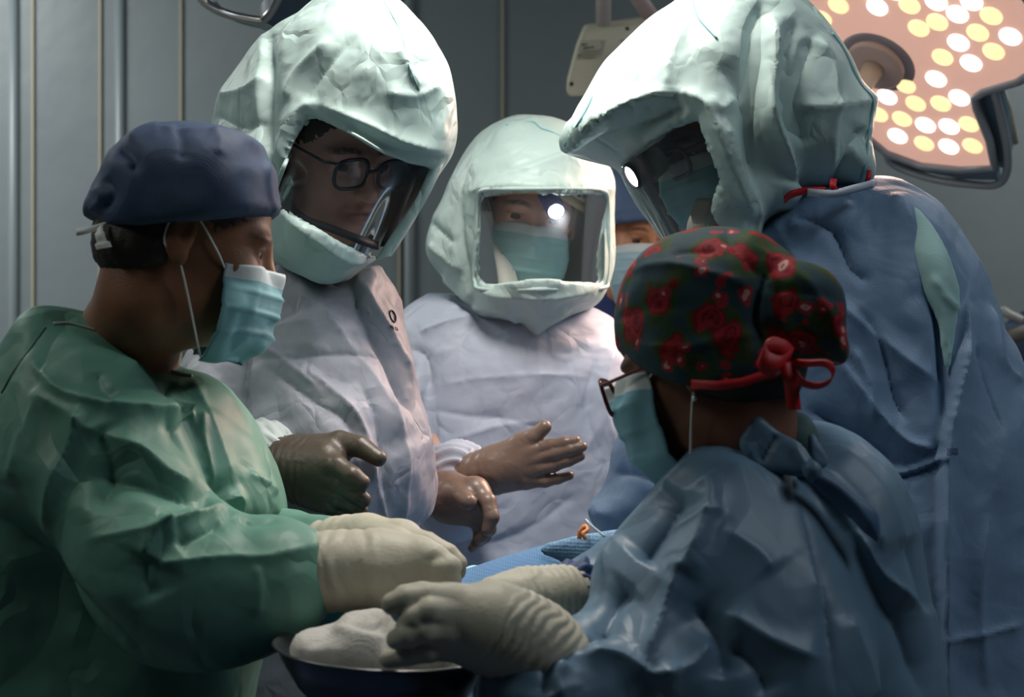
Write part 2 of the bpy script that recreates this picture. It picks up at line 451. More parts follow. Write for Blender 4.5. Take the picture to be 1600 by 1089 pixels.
def body(parent, H, skin, skel, hair=None, name='body', fine=.0028, lips=(.3, .1, .08), brow=(.02, .012, .01), eyes=True, dark=None, slim=.6, nk=(-.03, -.10, .052)):
    """one continuous mesh: head, neck, trunk, arms and legs"""
    pts = []
    for ch in skel: pts += [np.array(p[:3]) for p in ch]
    pts = np.array(pts); lo = np.minimum(pts.min(0), H.c-.14)-.09; hi = np.maximum(pts.max(0), H.c+.14)+.09
    v = Vol(lo, hi, .012, (H.c-.145, H.c+.145), fine)
    for ch in skel:
        for i in range(len(ch)-1): v.cone(ch[i][:3], ch[i+1][:3], ch[i][3]*slim, ch[i+1][3]*slim, .02)
    v.chain([H.P(-.035, 0, -.04), H.P(nk[0], 0, nk[1]), skel[0][0][:3]], [.054*H.k, nk[2]*H.k, skel[0][0][3]*.8], .02)
    add_head(v, H)
    V, Q = v.mesh(); V = relax(V, Q, 1, .35)
    o = mesh_obj(name, V, Q, mat('skin_'+parent.name, (1, 1, 1), .5, [('noise', 350, .0004)], .35, vcol='tone'), parent)
    L = H.L(V); c = np.tile(np.array([*skin, 1.]), (len(V), 1))
    n = noise(V*60, 3)[:, None]; c[:, :3] *= .88+.24*n
    ax = np.abs(L[:, 1])
    lip = np.exp(-((L[:, 2]+.0635)/.0085)**4-(ax/.025)**4)*(L[:, 0] > .07); c[:, :3] = c[:, :3]*(1-.7*lip[:, None])+np.array(lips)*.7*lip[:, None]
    by = .0205+.004*np.cos((ax-.028)/.02*1.6); br = np.exp(-((L[:, 2]-by)/.0042)**4-((ax-.031)/.021)**6)*(L[:, 0] > .05)
    br *= .55+.45*(noise(V*900, 5) > .35); c[:, :3] = c[:, :3]*(1-.85*br[:, None])+np.array(brow)*.85*br[:, None]
    lid = np.exp(-((L[:, 2]-.0045)/.0022)**2-((ax-.032)/.0135)**4)*(L[:, 0] > .06); c[:, :3] *= 1-.6*lid[:, None]
    if dark is not None: c[:, :3] *= 1-.55*np.clip(dark(L), 0, 1)[:, None]
    a = o.data.color_attributes.new('tone', 'FLOAT_COLOR', 'POINT'); a.data.foreach_set('color', c.astype(np.float32).ravel())
    if eyes:
        for sg in (1, -1):
            V = []; F = []; n1, n2 = 16, 20; C = H.P(.0712, .032*sg, 0)
            gz = H.B[0]*.93-H.B[2]*.25; gz /= np.linalg.norm(gz); s2 = np.cross(gz, H.B[2]); s2 /= np.linalg.norm(s2); u2 = np.cross(s2, gz)
            for i in range(n1+1):
                th = math.pi*i/n1
                for j in range(n2):
                    ph = 2*math.pi*j/n2; V.append(C+.0126*H.k*(gz*math.cos(th)+(s2*math.cos(ph)+u2*math.sin(ph))*math.sin(th)))
            for i in range(n1):
                for j in range(n2): F.append((i*n2+j, i*n2+(j+1) % n2, (i+1)*n2+(j+1) % n2, (i+1)*n2+j))
            eo = mesh_obj('eye', V, F, mat('eye_white', (.55, .5, .47), .15), parent)
            eo.data.materials.append(mat('eye_iris', (.04, .02, .012), .1))
            for p in eo.data.polygons:
                if p.index < n2*4: p.material_index = 1
    return o
def hair_cap(parent, H, col=(.008, .007, .007), umin=-.06, fcut=.03, name='hair'):
    v = Vol(H.c-.15, H.c+.15, .004)
    v.ell(H.P(-.014, 0, .033), np.array([.0985, .0785, .0875])*H.k, H.B, 0)
    v.ell(H.P(-.05, 0, -.03), np.array([.055, .064, .045])*H.k, H.B, .03)
    v.ell(H.P(.16, 0, -.03), np.array([.13, .2, .1])*H.k, H.B, .01, 'sub')
    for sg in (1, -1): v.ell(H.P(.0, .08*sg, -.02), np.array([.026, .03, .04])*H.k, H.B, .01, 'sub')
    V, Q = v.mesh(); N = normals(V, Q); V = V+N*((noise(V*np.array([400, 400, 120]), 4)-.5)*.003)[:, None]
    return mesh_obj(name, V, Q, mat('hair_dark', col, .5, [('noise', 500, .001)]), parent)
def mask(parent, H, m, top=-.012, bot=-.118, amp=1.0, loops=True, wide=72, name='face_mask', skew=0, bulge=.0, crs=.002):
    nA, nB = 60, 44; V = []; F = []
    for j in range(nB+1):
        b = j/nB; u = top+(bot-top)*b
        for i in range(nA+1):
            a = -1+2*i/nA; th = math.radians(wide)*a
            rf = .074+.017*math.sin(math.pi*min(1, b*1.05))**.7+bulge*math.sin(math.pi*b)
            rs = .066+.012*math.sin(math.pi*b)-.008*b
            nosep = .018*math.exp(-(a/.16)**2)*max(0, 1-b*1.6)
            pl = 0
            for c0 in (.22, .42, .62): pl += .0045*amp*max(0, 1-abs(b-c0-.05)/.06)*(1 if b < c0+.05 else .2)*(1-.6*a*a)
            cr = 0
            f = .022+rf*math.cos(th)**.8+nosep+pl if math.cos(th) > 0 else .022
            x = rs*math.sin(th)*(1+pl*3)
            uu = u+.007*(1-a*a)*(1-b)*1.4-(.006*a*a if b > .5 else 0)+skew*a
            V.append(H.P(f, x, uu))
    V = np.array(V); c = crumple(V, .035, 7)*crs*2
    ctr = H.P(.0, 0, -.06); dd = V-ctr; dd /= np.linalg.norm(dd, axis=1)[:, None]; V = V+dd*c[:, None]
    for j in range(nB):
        for i in range(nA): F.append((j*(nA+1)+i, j*(nA+1)+i+1, (j+1)*(nA+1)+i+1, (j+1)*(nA+1)+i))
    o = mesh_obj(name, V, F, m, parent)
    o.data.materials.append(mat('mask_binding', (.55, .62, .64), .7, [('weave', 900, .0006)]))
    for p in o.data.polygons:
        j = p.index//nA; i = p.index % nA
        if j < 6: p.material_index = 1
    sm = o.modifiers.new('thickness', 'SOLIDIFY'); sm.thickness = .0015
    if loops:
        for sg in (0, nA):
            s1 = 1 if sg else -1
            tp = V[2*(nA+1)+sg]; bt = V[(nB-2)*(nA+1)+sg]
            p1 = [tp, (tp*.5+H.P(.01, .078*s1, .012)*.5), H.P(-.006, .08*s1, .022), H.P(-.026, .08*s1, .01), H.P(-.026, .079*s1, -.02), H.P(-.004, .077*s1, -.036), bt]
            P = catmull(p1, 5); vv, ff = tube(P, .0013, 6)
            sub(mesh_obj('ear_loop', vv, ff, mat('loop_white', (.75, .75, .72), .6), parent), o)
    return o
def glasses(parent, H, rim=(.01, .012, .02), lens='lens_glass', w=.027, h=.0175, f0=.1, dark=True, u0=-.003, rr=.0019, name='glasses', temple_u=0.0, metal=0):
    m = mat('rim_'+parent.name, rim, .25, metal=metal)
    g = None; parts = []; lens_p = []
    for sg in (1, -1):
        L = []
        for i in range(28):
            t = 2*math.pi*i/28; cx, sx = math.cos(t), math.sin(t)
            x = w*math.copysign(abs(cx)**.6, cx); u = h*math.copysign(abs(sx)**.7, sx)
            L.append(H.P(f0-.012*((x*sg+.033)/.06)**2 if sg > 0 else f0-.012*((.033-x)/.06)**2, (x*sg+.033)*sg if False else sg*(.034+x), u0+u))
        parts.append(tube(L, rr*H.k, 8, True)); lens_p.append(L)
        parts.append(tube([L[3], H.P(f0-.02, sg*.069, u0+.011), H.P(.03, sg*.077, u0+.012+temple_u), H.P(-.02, sg*.08, u0+.01+temple_u)], rr*.8*H.k, 6))
    parts.append(tube([H.P(f0-.002, -.009, u0+.004), H.P(f0+.002, 0, u0+.007), H.P(f0-.002, .009, u0+.004)], rr*H.k, 8))
    V, F = join(*parts); g = mesh_obj(name, V, F, m, parent)
    for L in lens_p:
        c = np.mean(L, 0); V = [c]+list(L); F = [(0, i+1, (i+1) % 28+1) for i in range(28)]
        sub(mesh_obj('lens', V, F, MATS[lens], parent), g)
    return g

def hand(parent, cuff, palm, fingers, m, label=None, rings=6, ring_amp=.0016, name='glove', h=.002, k=.010, wr=.0012, cuffmat=None, flat=None):
    """cuff: [(px,py,Y,r)] forearm to wrist; palm: cones [((px,py,Y,r),(px,py,Y,r))]; fingers: chains of (px,py,Y,r); radii in m"""
    allp = []
    def w4(p): return (*W(p[0], p[1], p[2]), p[3])
    cuff = [w4(p) for p in cuff]; palm = [[w4(p) for p in q] for q in palm]; fingers = [[w4(p) for p in f] for f in fingers]
    for q in [cuff]+palm+fingers: allp += q
    A = np.array(allp); lo = (A[:, :3]-A[:, 3:]).min(0)-.015; hi = (A[:, :3]+A[:, 3:]).max(0)+.015
    v = Vol(lo, hi, h)
    for i in range(len(cuff)-1): v.cone(cuff[i][:3], cuff[i+1][:3], cuff[i][3], cuff[i+1][3], .02)
    for q in palm:
        for i in range(len(q)-1): v.cone(q[i][:3], q[i+1][:3], q[i][3], q[i+1][3], .02)
    base = v.f.copy(); res = base.copy()          # each finger blends with the palm but stays apart from the others
    for f in fingers:
        v.f = np.full_like(base, .5)
        for i in range(len(f)-1): v.cone(f[i][:3], f[i+1][:3], f[i][3], f[i+1][3], .003)
        fv = v.f; hh = np.maximum(k-np.abs(base-fv), 0)/k; res = np.minimum(res, np.minimum(base, fv)-hh*hh*k*.25)
    v.f = res
    V, Q = v.mesh(); V = relax(V, Q, 2, .4); N = normals(V, Q)
    # creases: rings round the cuff and fine wrinkles
    a = np.array(cuff[0][:3]); b = np.array(cuff[-1][:3]); d = b-a; L = np.linalg.norm(d); d /= L
    t = (V-a)@d; off = V-a-t[:, None]*d
    t2 = t/L+.30*(noise(V*16, 2)-.5)+.12*(noise(V*45, 6)-.5)
    inr = (t2 < 1.02) & (t < L*1.1)
    H = np.zeros(len(V))
    ph = (t2*rings) % 1
    H += np.where(inr, ring_amp*((1-np.abs(ph*2-1))**.7-.5)*np.clip((1.05-t2)*5, 0, 1)*(.4+1.1*noise(V*30, 9)), 0)
    H += wr*(crumple(V, .03, 5))
    V = V+N*H[:, None]
    o = mesh_obj(name, V, Q, m, parent, label=label)
    # rolled rim of the cuff
    R = cuff[0][3]; u = np.cross(d, [0, 0, 1]); u /= np.linalg.norm(u); vv = np.cross(d, u)
    P = [a+d*.004+(u*math.cos(q)+vv*math.sin(q))*R*1.0 for q in np.linspace(0, 2*math.pi, 28, endpoint=False)]
    tv, tf = tube(P, .0022, 6, True); sub(mesh_obj('cuff_rim', tv, tf, m, parent), o)
    return o

# ------------------------------------------------------------------ the room
wallm = mat('wall_paint', (.17, .20, .215), .42, [('noise', 2.2, .01)], .5, var=.08, varscale=1.2)
seamm = mat('seam_cream', (.36, .33, .24), .5)
def struct(name, vf, m, smooth=False):
    o = mesh_obj(name, vf[0], vf[1], m, None, smooth); o['kind'] = 'structure'; return o
struct('floor', box((-3.2, -1.2, -.1), (3.2, 4.7, 0)), mat('floor_vinyl', (.2, .24, .25), .35, var=.1))
struct('ceiling', box((-3.2, -1.2, 3.0), (3.2, 4.7, 3.1)), mat('ceiling_paint', (.4, .43, .44), .7))
struct('wall_back', box((-3.2, 4.6, 0), (3.2, 4.72, 3.0)), wallm)
struct('wall_left', box((-3.3, -1.2, 0), (-3.2, 4.7, 3.0)), wallm)
struct('wall_right', box((3.2, -1.2, 0), (3.3, 4.7, 3.0)), wallm)
struct('wall_front', box((-3.3, -1.3, 0), (3.3, -1.2, 3.0)), wallm)
for i, px in enumerate((52, 157, 283, 422, 624, 785)):
    x = W(px, 0, 4.6)[0]
    struct('trim_%d' % (i+1), box((x-.0035, 4.592, 0), (x+.0035, 4.602, 3.0)), seamm)
for i, px in enumerate((22, 188, 640)):          # added lighter strips imitating soft vertical reflections on the wall
    x = W(px, 0, 4.6)[0]
    vf = tube([(x, 4.6, .0), (x, 4.6, 1.5), (x, 4.6, 3.0)], .016, 20)
    struct('trim_%d' % (i+7), vf, mat('reflection_strip', (.185, .22, .24), .4, spec=.5), True)

# ------------------------------------------------------------------ fabrics
hoodm = mat('hood_fabric', (.45, .595, .575), .45, [('crease', 8, .004), ('crease', 19, .002), ('ridge', 14, .002)], .4)
hood_in = hoodm
green = mat('green_gown', (.115, .27, .21), .5, [('crease', 5, .005), ('crease', 13, .002), ('ridge', 8, .002)], .4)
lav = mat('grey_lavender_gown', (.36, .37, .43), .55, [('crease', 9, .0035), ('crease', 21, .002), ('ridge', 14, .004)], .35)
ltblue = mat('light_blue_gown', (.41, .46, .57), .5, [('crease', 7, .003), ('crease', 17, .0015), ('ridge', 9, .004)], .35)
blue = mat('blue_gown', (.18, .28, .43), .5, [('crease', 6, .0015), ('crease', 14, .001), ('ridge', 7, .006), ('ridge', 16, .002), ('weave', 420, .0004)], .4)
steelblue = mat('steel_blue_gown', (.115, .20, .29), .45, [('crease', 4.5, .005), ('crease', 12, .0015)], .42)
capblue = mat('cap_blue', (.05, .08, .15), .6, [('voronoi', 14, .004), ('weave', 800, .0003)], .3)
navy = mat('navy_drape', (.035, .06, .14), .6, [('voronoi', 6, .008), ('weave', 600, .0003)], .3)
maskm = mat('mask_blue', (.2, .42, .47), .6, [('ridge', 30, .0012), ('weave', 900, .0004)], .3)
brown = mat('brown_glove_shaded', (.075, .056, .040), .42, [('ridge', 60, .0012), ('noise', 300, .0004)], .5)  # shade on the dim glove put into a darker brown
brown_lit = mat('brown_glove_lit', (.17, .115, .09), .38, [('ridge', 60, .0009), ('noise', 300, .0004)], .5)  # lit copy of the glove brown, brightness put into the colour
white = mat('cream_glove', (.50, .475, .38), .5, [('ridge', 55, .0009), ('noise', 300, .0004)], .4)
glassmat('visor_glass', (.9, .92, .93), haze=.035, rough=.09, ior=1.3)
glassmat('lens_glass', (.85, .88, .92), rough=.05, ior=1.22)
glassmat('visor_glass_scatter', (.9, .92, .93), haze=.11, rough=.09, ior=1.3)  # milky mix standing in for lamp light scattered inside the hood

def gown_body(parent, prims, name, m, lo, hi, h=.007, **kw):
    v = Vol(lo, hi, h)
    for p in prims:
        if p[0] == 'chain': v.chain([W(*q[:3]) for q in p[1]], [q[3] for q in p[1]], p[2])
        else: v.inflate(*p[0], **p[1])
    return cloth(name, v, m, parent, **kw)
def binding(parent, bvh, pts, r, m, name, n=6, lift=.001, Y=2, cl=False):
    P = catmull([on(bvh, p[0], p[1], lift, Y) for p in pts], n, cl)
    v, f = tube(P, r, 6, cl); return mesh_obj(name, v, f, m, parent)

# ================================================================== surgeon at the left (grey gown, hood, glasses)
p2 = empty('person', W(500, 544, 2.15)*[1, 1, 0], 'surgeon in grey lavender gown and mint hood, dark glasses behind the visor, no face mask', 'person')
H2 = Head(W(520, 231, 2.10), 40, 24, 4)
sk2 = [[(*W(470, 420, 2.2), .07), (*W(470, 560, 2.2), .12), (*W(460, 800, 2.2), .12), (*W(460, 1000, 2.2), .12)],
       [(*W(400, 490, 2.15), .05), (*W(340, 660, 2.05), .04), (*W(450, 728, 1.97), .030)],
       [(*W(560, 490, 2.25), .05), (*W(590, 660, 2.35), .04), (*W(680, 775, 2.33), .03)],
       [(-.22, 2.2, .85, .09), (-.22, 2.2, .5, .06), (-.22, 2.2, .06, .05), (-.22, 2.10, .04, .035)],
       [(-.40, 2.2, .85, .09), (-.40, 2.2, .5, .06), (-.40, 2.2, .06, .05), (-.40, 2.10, .04, .035)]]
body(p2, H2, (.68, .36, .29), sk2, brow=(.03, .016, .012), lips=(.2, .06, .055))
hair_cap(p2, H2, (.03, .022, .018))
glasses(p2, H2, (.01, .014, .03), w=.0295, h=.020, f0=.112, u0=-.001, rr=.0026)
# hood
def hood(parent, poly, Y, T, D, opening, extra=(), depth=None, strokes=(), inner=.011, cr=((.11, .010), (.05, .003)), seed=1, open_back=None, h=.0042, lo=None, hi=None, mouth=None, gain=1.25):
    P = np.array([W(p[0], p[1], Y) for p in poly]); lo = P.min(0)-[.05, T+.08, .05]; hi = P.max(0)+[.05, T+.08, .05]
    v = Vol(lo, hi, h)
    v.inflate(poly, Y, T, D, depth)
    for e in extra: v.inflate(*e[0], **e[1])
    v.shell(inner)
    op = Vol(lo, hi, h)
    O = catmull(opening, 4, True)
    # cut the window right through the near half of the shell
    v.inflate(opening, Y-T*.55, T*.75, .012, op='sub', k=.002, smooth=False, blur=False)
    if mouth: v.inflate(*mouth[0], **mouth[1], op='sub', k=.003)
    return cloth('hood', v, hoodm, parent, [(s_[0], s_[1]*gain)+tuple(s_[2:]) for s_ in strokes], cr, seed, rel=2)
hood2_poly = [(318, 205), (322, 170), (335, 138), (380, 90), (422, 45), (465, 22), (520, -8), (575, -25), (625, 8), (655, 38), (684, 75), (700, 120), (706, 178), (712, 215), (704, 250), (668, 305), (630, 372), (590, 412), (545, 440), (510, 444), (470, 428), (430, 405), (400, 372), (350, 330), (325, 270)]
op2 = [(487, 192), (500, 190), (545, 212), (600, 243), (640, 262), (672, 264), (664, 282), (628, 345), (594, 396), (572, 400), (540, 388), (470, 352), (442, 322), (434, 303), (444, 285), (458, 248), (473, 214)]
peak2 = [(500, 160), (560, 80), (620, 60), (680, 90), (700, 130), (707, 178), (700, 238), (668, 258), (630, 250), (580, 222), (530, 190)]
dep2 = [(350, 180, 2.20), (420, 100, 2.17), (560, 60, 2.12), (640, 120, 2.08), (690, 230, 2.10), (600, 400, 2.06), (500, 430, 2.06), (420, 330, 2.14)]
st2 = [([(425, 50), (424, 120), (420, 200), (430, 300), (436, 330)], -.016, .012), ([(415, 45), (410, 130), (405, 220), (418, 330)], .01, .02),
       ([(500, 165), (560, 190), (620, 215), (697, 238)], .014, .012), ([(500, 172), (560, 205), (625, 236), (690, 250)], -.010, .008),
       ([(500, 160), (470, 175), (445, 210), (420, 270)], .008, .010), ([(620, 75), (640, 110), (655, 140)], .006, .005),
       ([(520, 60), (470, 110), (445, 160)], .007, .008), ([(560, 50), (500, 120), (480, 160)], -.006, .007),
       ([(340, 150), (390, 140), (420, 120)], .006, .008), ([(335, 180), (380, 200), (420, 190)], -.006, .007),
       ([(440, 330), (480, 365), (540, 402), (585, 408)], .005, .006), ([(690, 130), (650, 150), (600, 145)], .005, .008)]
hd2 = hood(p2, hood2_poly, 2.12, .16, .12, op2, [((peak2, 2.03, .075, .06), dict(k=.03))], dep2, st2, seed=3)
b2 = bvh_of(hd2)
def visor(parent, top, bot, m='visor_glass', n=40, label=None):
    A = catmull([W(*p) for p in top], n//(len(top)-1)); B = catmull([W(*p) for p in bot], n//(len(bot)-1))
    k = min(len(A), len(B)); A = A[:k]; B = B[:k]; V = []; F = []; R = 12
    for j in range(R+1):
        for i in range(k): V.append(A[i]*(1-j/R)+B[i]*j/R)
    for j in range(R):
        for i in range(k-1): F.append((j*k+i, j*k+i+1, (j+1)*k+i+1, (j+1)*k+i))
    return mesh_obj('visor', V, F, MATS[m], parent, label=label)
def vis_on(parent, bv, top, bot, Y, lift=-.006, label=None):
    T_ = [on(bv, *p, lift, Y) for p in top]; B_ = [on(bv, *p, lift, Y) for p in bot]
    A = catmull(T_, 12); B = catmull(B_, 12); k = len(A); V = []; F = []; Rr = 10
    for j in range(Rr+1):
        for i in range(k): V.append(A[i]*(1-j/Rr)+B[i]*j/Rr)
    for j in range(Rr):
        for i in range(k-1): F.append((j*k+i, j*k+i+1, (j+1)*k+i+1, (j+1)*k+i))
    return mesh_obj('visor', V, F, MATS['visor_glass'], parent, label=label)
vis_on(p2, b2, [(478, 184), (545, 206), (603, 236), (640, 252), (676, 256)], [(430, 314), (466, 360), (540, 396), (572, 408), (600, 406)], 2.03, label='clear curved visor')
v, f = strip(catmull([W(690, 240, 2.05), W(668, 292, 2.02), W(640, 340, 2.01), W(600, 402, 2.02)], 8), .022, .006, side=(.8, .35, .3)); mesh_obj('hood_side_band', v, f, hoodm, p2)
sm = mat('seam_teal', (.22, .46, .48), .6)
binding(p2, b2, [(600, 2), (622, 40), (632, 70), (640, 105), (655, 140)], .0010, sm, 'hood_seam')
binding(p2, b2, [(489, 186), (545, 206), (600, 238), (640, 256)], .0022, hoodm, 'window_hem')
binding(p2, b2, [(480, 190), (465, 215), (448, 250), (434, 285), (427, 305)], .003, hoodm, 'window_hem')
# chin bar of the helmet inside the hood
v, f = strip(catmull([W(443, 300, 2.06), W(470, 338, 2.01), (W(520, 358, 1.99)), W(560, 374, 1.985), W(590, 384, 2.02)], 6), .011, .004, side=(0, 0.1, 1))
mesh_obj('chin_bar', v, f, mat('helmet_black', (.02, .02, .025), .6), p2)
v, f = strip(catmull([W(650, 262, 2.06), W(628, 320, 2.04), W(600, 385, 2.03)], 6), .011, .005, side=(1, .2, 0))
mesh_obj('helmet_strut', v, f, MATS['helmet_black'], p2)
# gown
torso2 = [(430, 395), (380, 440), (335, 500), (300, 550), (285, 640), (285, 800), (280, 1100), (275, 1700), (660, 1700), (655, 1100), (650, 832), (668, 790), (676, 745), (672, 690), (662, 620), (650, 560), (640, 500), (622, 455), (592, 410), (540, 440), (480, 420)]
arm2 = [(345, 520), (300, 560), (285, 610), (290, 680), (330, 740), (400, 765), (448, 770), (470, 720), (455, 672), (420, 672), (385, 655), (375, 600), (378, 545)]
st = [([(435, 410), (500, 480), (560, 560), (610, 640)], .008, .02), ([(545, 435), (560, 480), (590, 540), (615, 600), (640, 650)], -.014, .008),
      ([(560, 430), (585, 480), (612, 530), (640, 600)], .012, .012), ([(385, 520), (378, 600), (372, 680)], -.016, .010),
      ([(400, 560), (470, 560), (520, 555), (590, 560)], -.006, .008), ([(420, 575), (480, 620), (540, 660), (560, 720)], -.007, .006),
      ([(470, 570), (530, 620), (570, 680), (580, 760)], .007, .006), ([(560, 600), (585, 660), (600, 740), (605, 800)], -.006, .005),
      ([(600, 600), (625, 680), (632, 760), (625, 830)], .008, .007), ([(350, 520), (420, 510), (500, 500)], .005, .010), ([(560, 700), (590, 760), (600, 820)], .006, .004),
      ([(400, 540), (440, 560), (500, 610)], .006, .006)]
g2 = gown_body(p2, [((torso2, 2.2, .17, .15), dict(depth=[(430, 420, 2.2), (560, 480, 2.16), (580, 700, 2.12), (500, 900, 2.2), (450, 1500, 2.2)])),
                    ((arm2, 2.05, .075, .07), dict(depth=[(350, 540, 2.12), (310, 620, 2.06), (340, 700, 2.02), (440, 730, 1.98)], k=.01))],
               'gown', lav, (-.62, 1.9, .25), (-.04, 2.5, 1.56), strokes=st, cr=((.14, .018), (.055, .008), (.028, .003)), seed=5, sub2=True)
bg2 = bvh_of(g2)
def gathered(parent, a, b, ra, rb, m, name, amp=.006, n=22, seed=1):
    a, b = np.array(a), np.array(b); d = b-a; L = np.linalg.norm(d); d /= L
    u = np.cross(d, [0, 0, 1]); u /= np.linalg.norm(u); vv = np.cross(d, u); V = []; F = []; K = 72; R = 26
    for i in range(R+1):
        t = i/R; r0 = ra+(rb-ra)*t+.010*math.sin(math.pi*t)
        for k in range(K):
            th = 2*math.pi*k/K; rr = r0+amp*math.sin(n*th+3*math.sin(t*4+seed))*(.4+.6*t)+amp*.6*math.sin(9*th+t*9+seed)
            V.append(a+d*L*t+(u*math.cos(th)+vv*math.sin(th))*rr)
    for i in range(R):
        for k in range(K): F.append((i*K+k, i*K+(k+1) % K, (i+1)*K+(k+1) % K, (i+1)*K+k))
    F.append(tuple(range(K))[::-1]); F.append(tuple(range(R*K, (R+1)*K)))
    V = np.array(V); V += d*(amp*1.0*(noise(V*60, seed)-.5))[:, None]
    return mesh_obj(name, V, F, m, parent)
gathered(p2, W(398, 700, 2.01), W(448, 727, 1.97), .042, .036, mat('cuff_white', (.55, .6, .6), .55, [('voronoi', 14, .004)], .4), 'sleeve_cuff', .003, seed=2)
# gloves
hand(p2, [(440, 728, 1.97, .034), (452, 730, 1.965, .035), (470, 732, 1.955, .035), (492, 735, 1.95, .037)],
     [[(492, 722, 1.95, .026), (512, 716, 1.93, .022)], [(488, 742, 1.95, .028), (514, 742, 1.925, .024)], [(484, 758, 1.955, .024), (508, 770, 1.935, .020)], [(500, 728, 1.95, .024), (506, 765, 1.94, .022)]],
     [[(490, 706, 1.955, .019), (530, 692, 1.945, .0160), (564, 698, 1.93, .0140), (591, 716, 1.915, .0110)],
      [(508, 722, 1.93, .016), (528, 730, 1.90, .0138), (550, 744, 1.885, .0125), (565, 754, 1.885, .0108)],
      [(508, 744, 1.925, .015), (534, 758, 1.895, .0125), (556, 772, 1.89, .0115), (568, 781, 1.89, .0100)],
      [(504, 762, 1.93, .014), (530, 779, 1.90, .0115), (552, 791, 1.90, .0105), (565, 799, 1.90, .0092)],
      [(494, 776, 1.94, .013), (520, 794, 1.91, .0105), (540, 804, 1.91, .0098), (554, 811, 1.91, .0085)]],
     brown, 'glove on the hand held out over the table', rings=5)
hand(p2, [(676, 768, 2.30, .030), (694, 774, 2.28, .029), (706, 778, 2.27, .029)],
     [[(706, 768, 2.27, .024), (742, 766, 2.23, .019)], [(700, 785, 2.27, .024), (744, 790, 2.24, .020)], [(712, 796, 2.27, .018), (742, 806, 2.26, .016)]],
     [[(700, 768, 2.26, .018), (718, 772, 2.225, .0145), (732, 784, 2.20, .012)],
      [(744, 766, 2.235, .0175), (762, 784, 2.21, .0125), (768, 808, 2.20, .0110), (762, 828, 2.20, .0088)],
      [(746, 778, 2.25, .016), (762, 800, 2.24, .012), (764, 826, 2.235, .0105), (750, 842, 2.23, .0086)],
      [(744, 792, 2.26, .015), (757, 815, 2.26, .0115), (757, 838, 2.26, .010), (744, 850, 2.26, .0082)],
      [(738, 804, 2.27, .013), (750, 826, 2.28, .0105), (748, 846, 2.28, .009), (738, 856, 2.28, .0075)]],
     brown_lit, 'glove on the hand with curled fingers', rings=3)
# round printed mark on the chest
c = on(bg2, 614, 494, .002); parts = []
P = [on(bg2, 614+4.2*math.cos(t)+2.6*math.sin(t)*.9, 494+9*math.sin(t)*1.0, .003) for t in np.linspace(0, 2*math.pi, 24, endpoint=False)]
parts.append(tube(P, .0011, 5, True))
def glyph(bvh, ox, oy, segs, sx, sy, sk=0, r=.0006, lift=.003):
    out = []
    for sgm in segs: out.append(tube([on(bvh, ox+x*sx+y*sk, oy+y*sy+x*.25*0, lift) for x, y in sgm], r, 5))
    return out
LET = {'H': [[(0, 0), (0, 1)], [(.7, 0), (.7, 1)], [(0, .5), (.7, .5)]], 'A': [[(0, 1), (.35, 0), (.7, 1)], [(.15, .65), (.55, .65)]], 'L': [[(0, 0), (0, 1), (.6, 1)]],
       'Y': [[(0, 0), (.35, .5), (.7, 0)], [(.35, .5), (.35, 1)]], 'R': [[(0, 1), (0, 0), (.6, .1), (.6, .45), (0, .5), (.7, 1)]], 'D': [[(0, 0), (.5, .1), (.65, .5), (.5, .9), (0, 1), (0, 0)]]}
for i, ch in enumerate('HALYA'): parts += glyph(bg2, 609+i*2.6, 507.5+i*1.0, LET[ch], 2.7, 5, .9, .0005)
v, f = join(*parts); mesh_obj('printed_emblem', v, f, mat('print_black', (.02, .02, .03), .6), p2, label='small round black printed mark with lettering on the chest')

# ================================================================== surgeon in the middle
p3 = empty('person', W(835, 544, 2.65)*[1, 1, 0], 'surgeon facing the camera in pale blue gown and mint hood with square visor', 'person')
H3 = Head(W(828, 330, 2.62), 5, 14, -8)
sk3 = [[(*W(835, 490, 2.7), .07), (*W(830, 600, 2.7), .12), (*W(820, 800, 2.7), .12), (*W(820, 1000, 2.7), .12)],
       [(*W(710, 540, 2.66), .05), (*W(672, 740, 2.50), .03), (*W(745, 740, 2.37), .024)],
       [(*W(945, 540, 2.7), .05), (*W(1000, 680, 2.70), .04), (*W(960, 800, 2.68), .028)],
       [(-.08, 2.7, .8, .09), (-.08, 2.7, .5, .06), (-.08, 2.7, .06, .05), (-.08, 2.6, .04, .035)],
       [(.12, 2.7, .8, .09), (.12, 2.7, .5, .06), (.12, 2.7, .06, .05), (.12, 2.6, .04, .035)]]
body(p3, H3, (.66, .36, .27), sk3, fine=.0024)
hair_cap(p3, H3, (.03, .02, .015))
mask(p3, H3, mat('mask_mint', (.27, .50, .52), .6, [('ridge', 30, .001), ('weave', 900, .0004)], .3), top=-.017, bot=-.122, wide=66)
# headband of the helmet: padded cream band with black edging
P = catmull([H3.P(.02, -.086, .022), H3.P(.068, -.068, .034), H3.P(.099, -.035, .048), H3.P(.106, 0, .053), H3.P(.099, .035, .048), H3.P(.068, .068, .034), H3.P(.02, .086, .022)], 6)
v, f = strip(P, .016, .006, side=tuple(H3.B[2])); hb = mesh_obj('headband', v, f, mat('headband_cream', (.62, .5, .3), .6), p3)
P2_ = [p+H3.B[2]*.017+H3.B[0]*.002 for p in P]
v, f = strip(P2_, .02, .008, side=tuple(H3.B[2])); sub(mesh_obj('band_cover', v, f, mat('headband_white', (.7, .68, .62), .5), p3), hb)
for a, b in ((4, 11), (23, 30)):
    v, f = tube([P[i]+H3.B[2]*(.013+.006*((i-a)/(b-a) if a < 10 else (b-i)/(b-a)))+H3.B[0]*.007 for i in range(a, b+1)], .0022, 6); sub(mesh_obj('band_strap', v, f, MATS['helmet_black'], p3), hb)
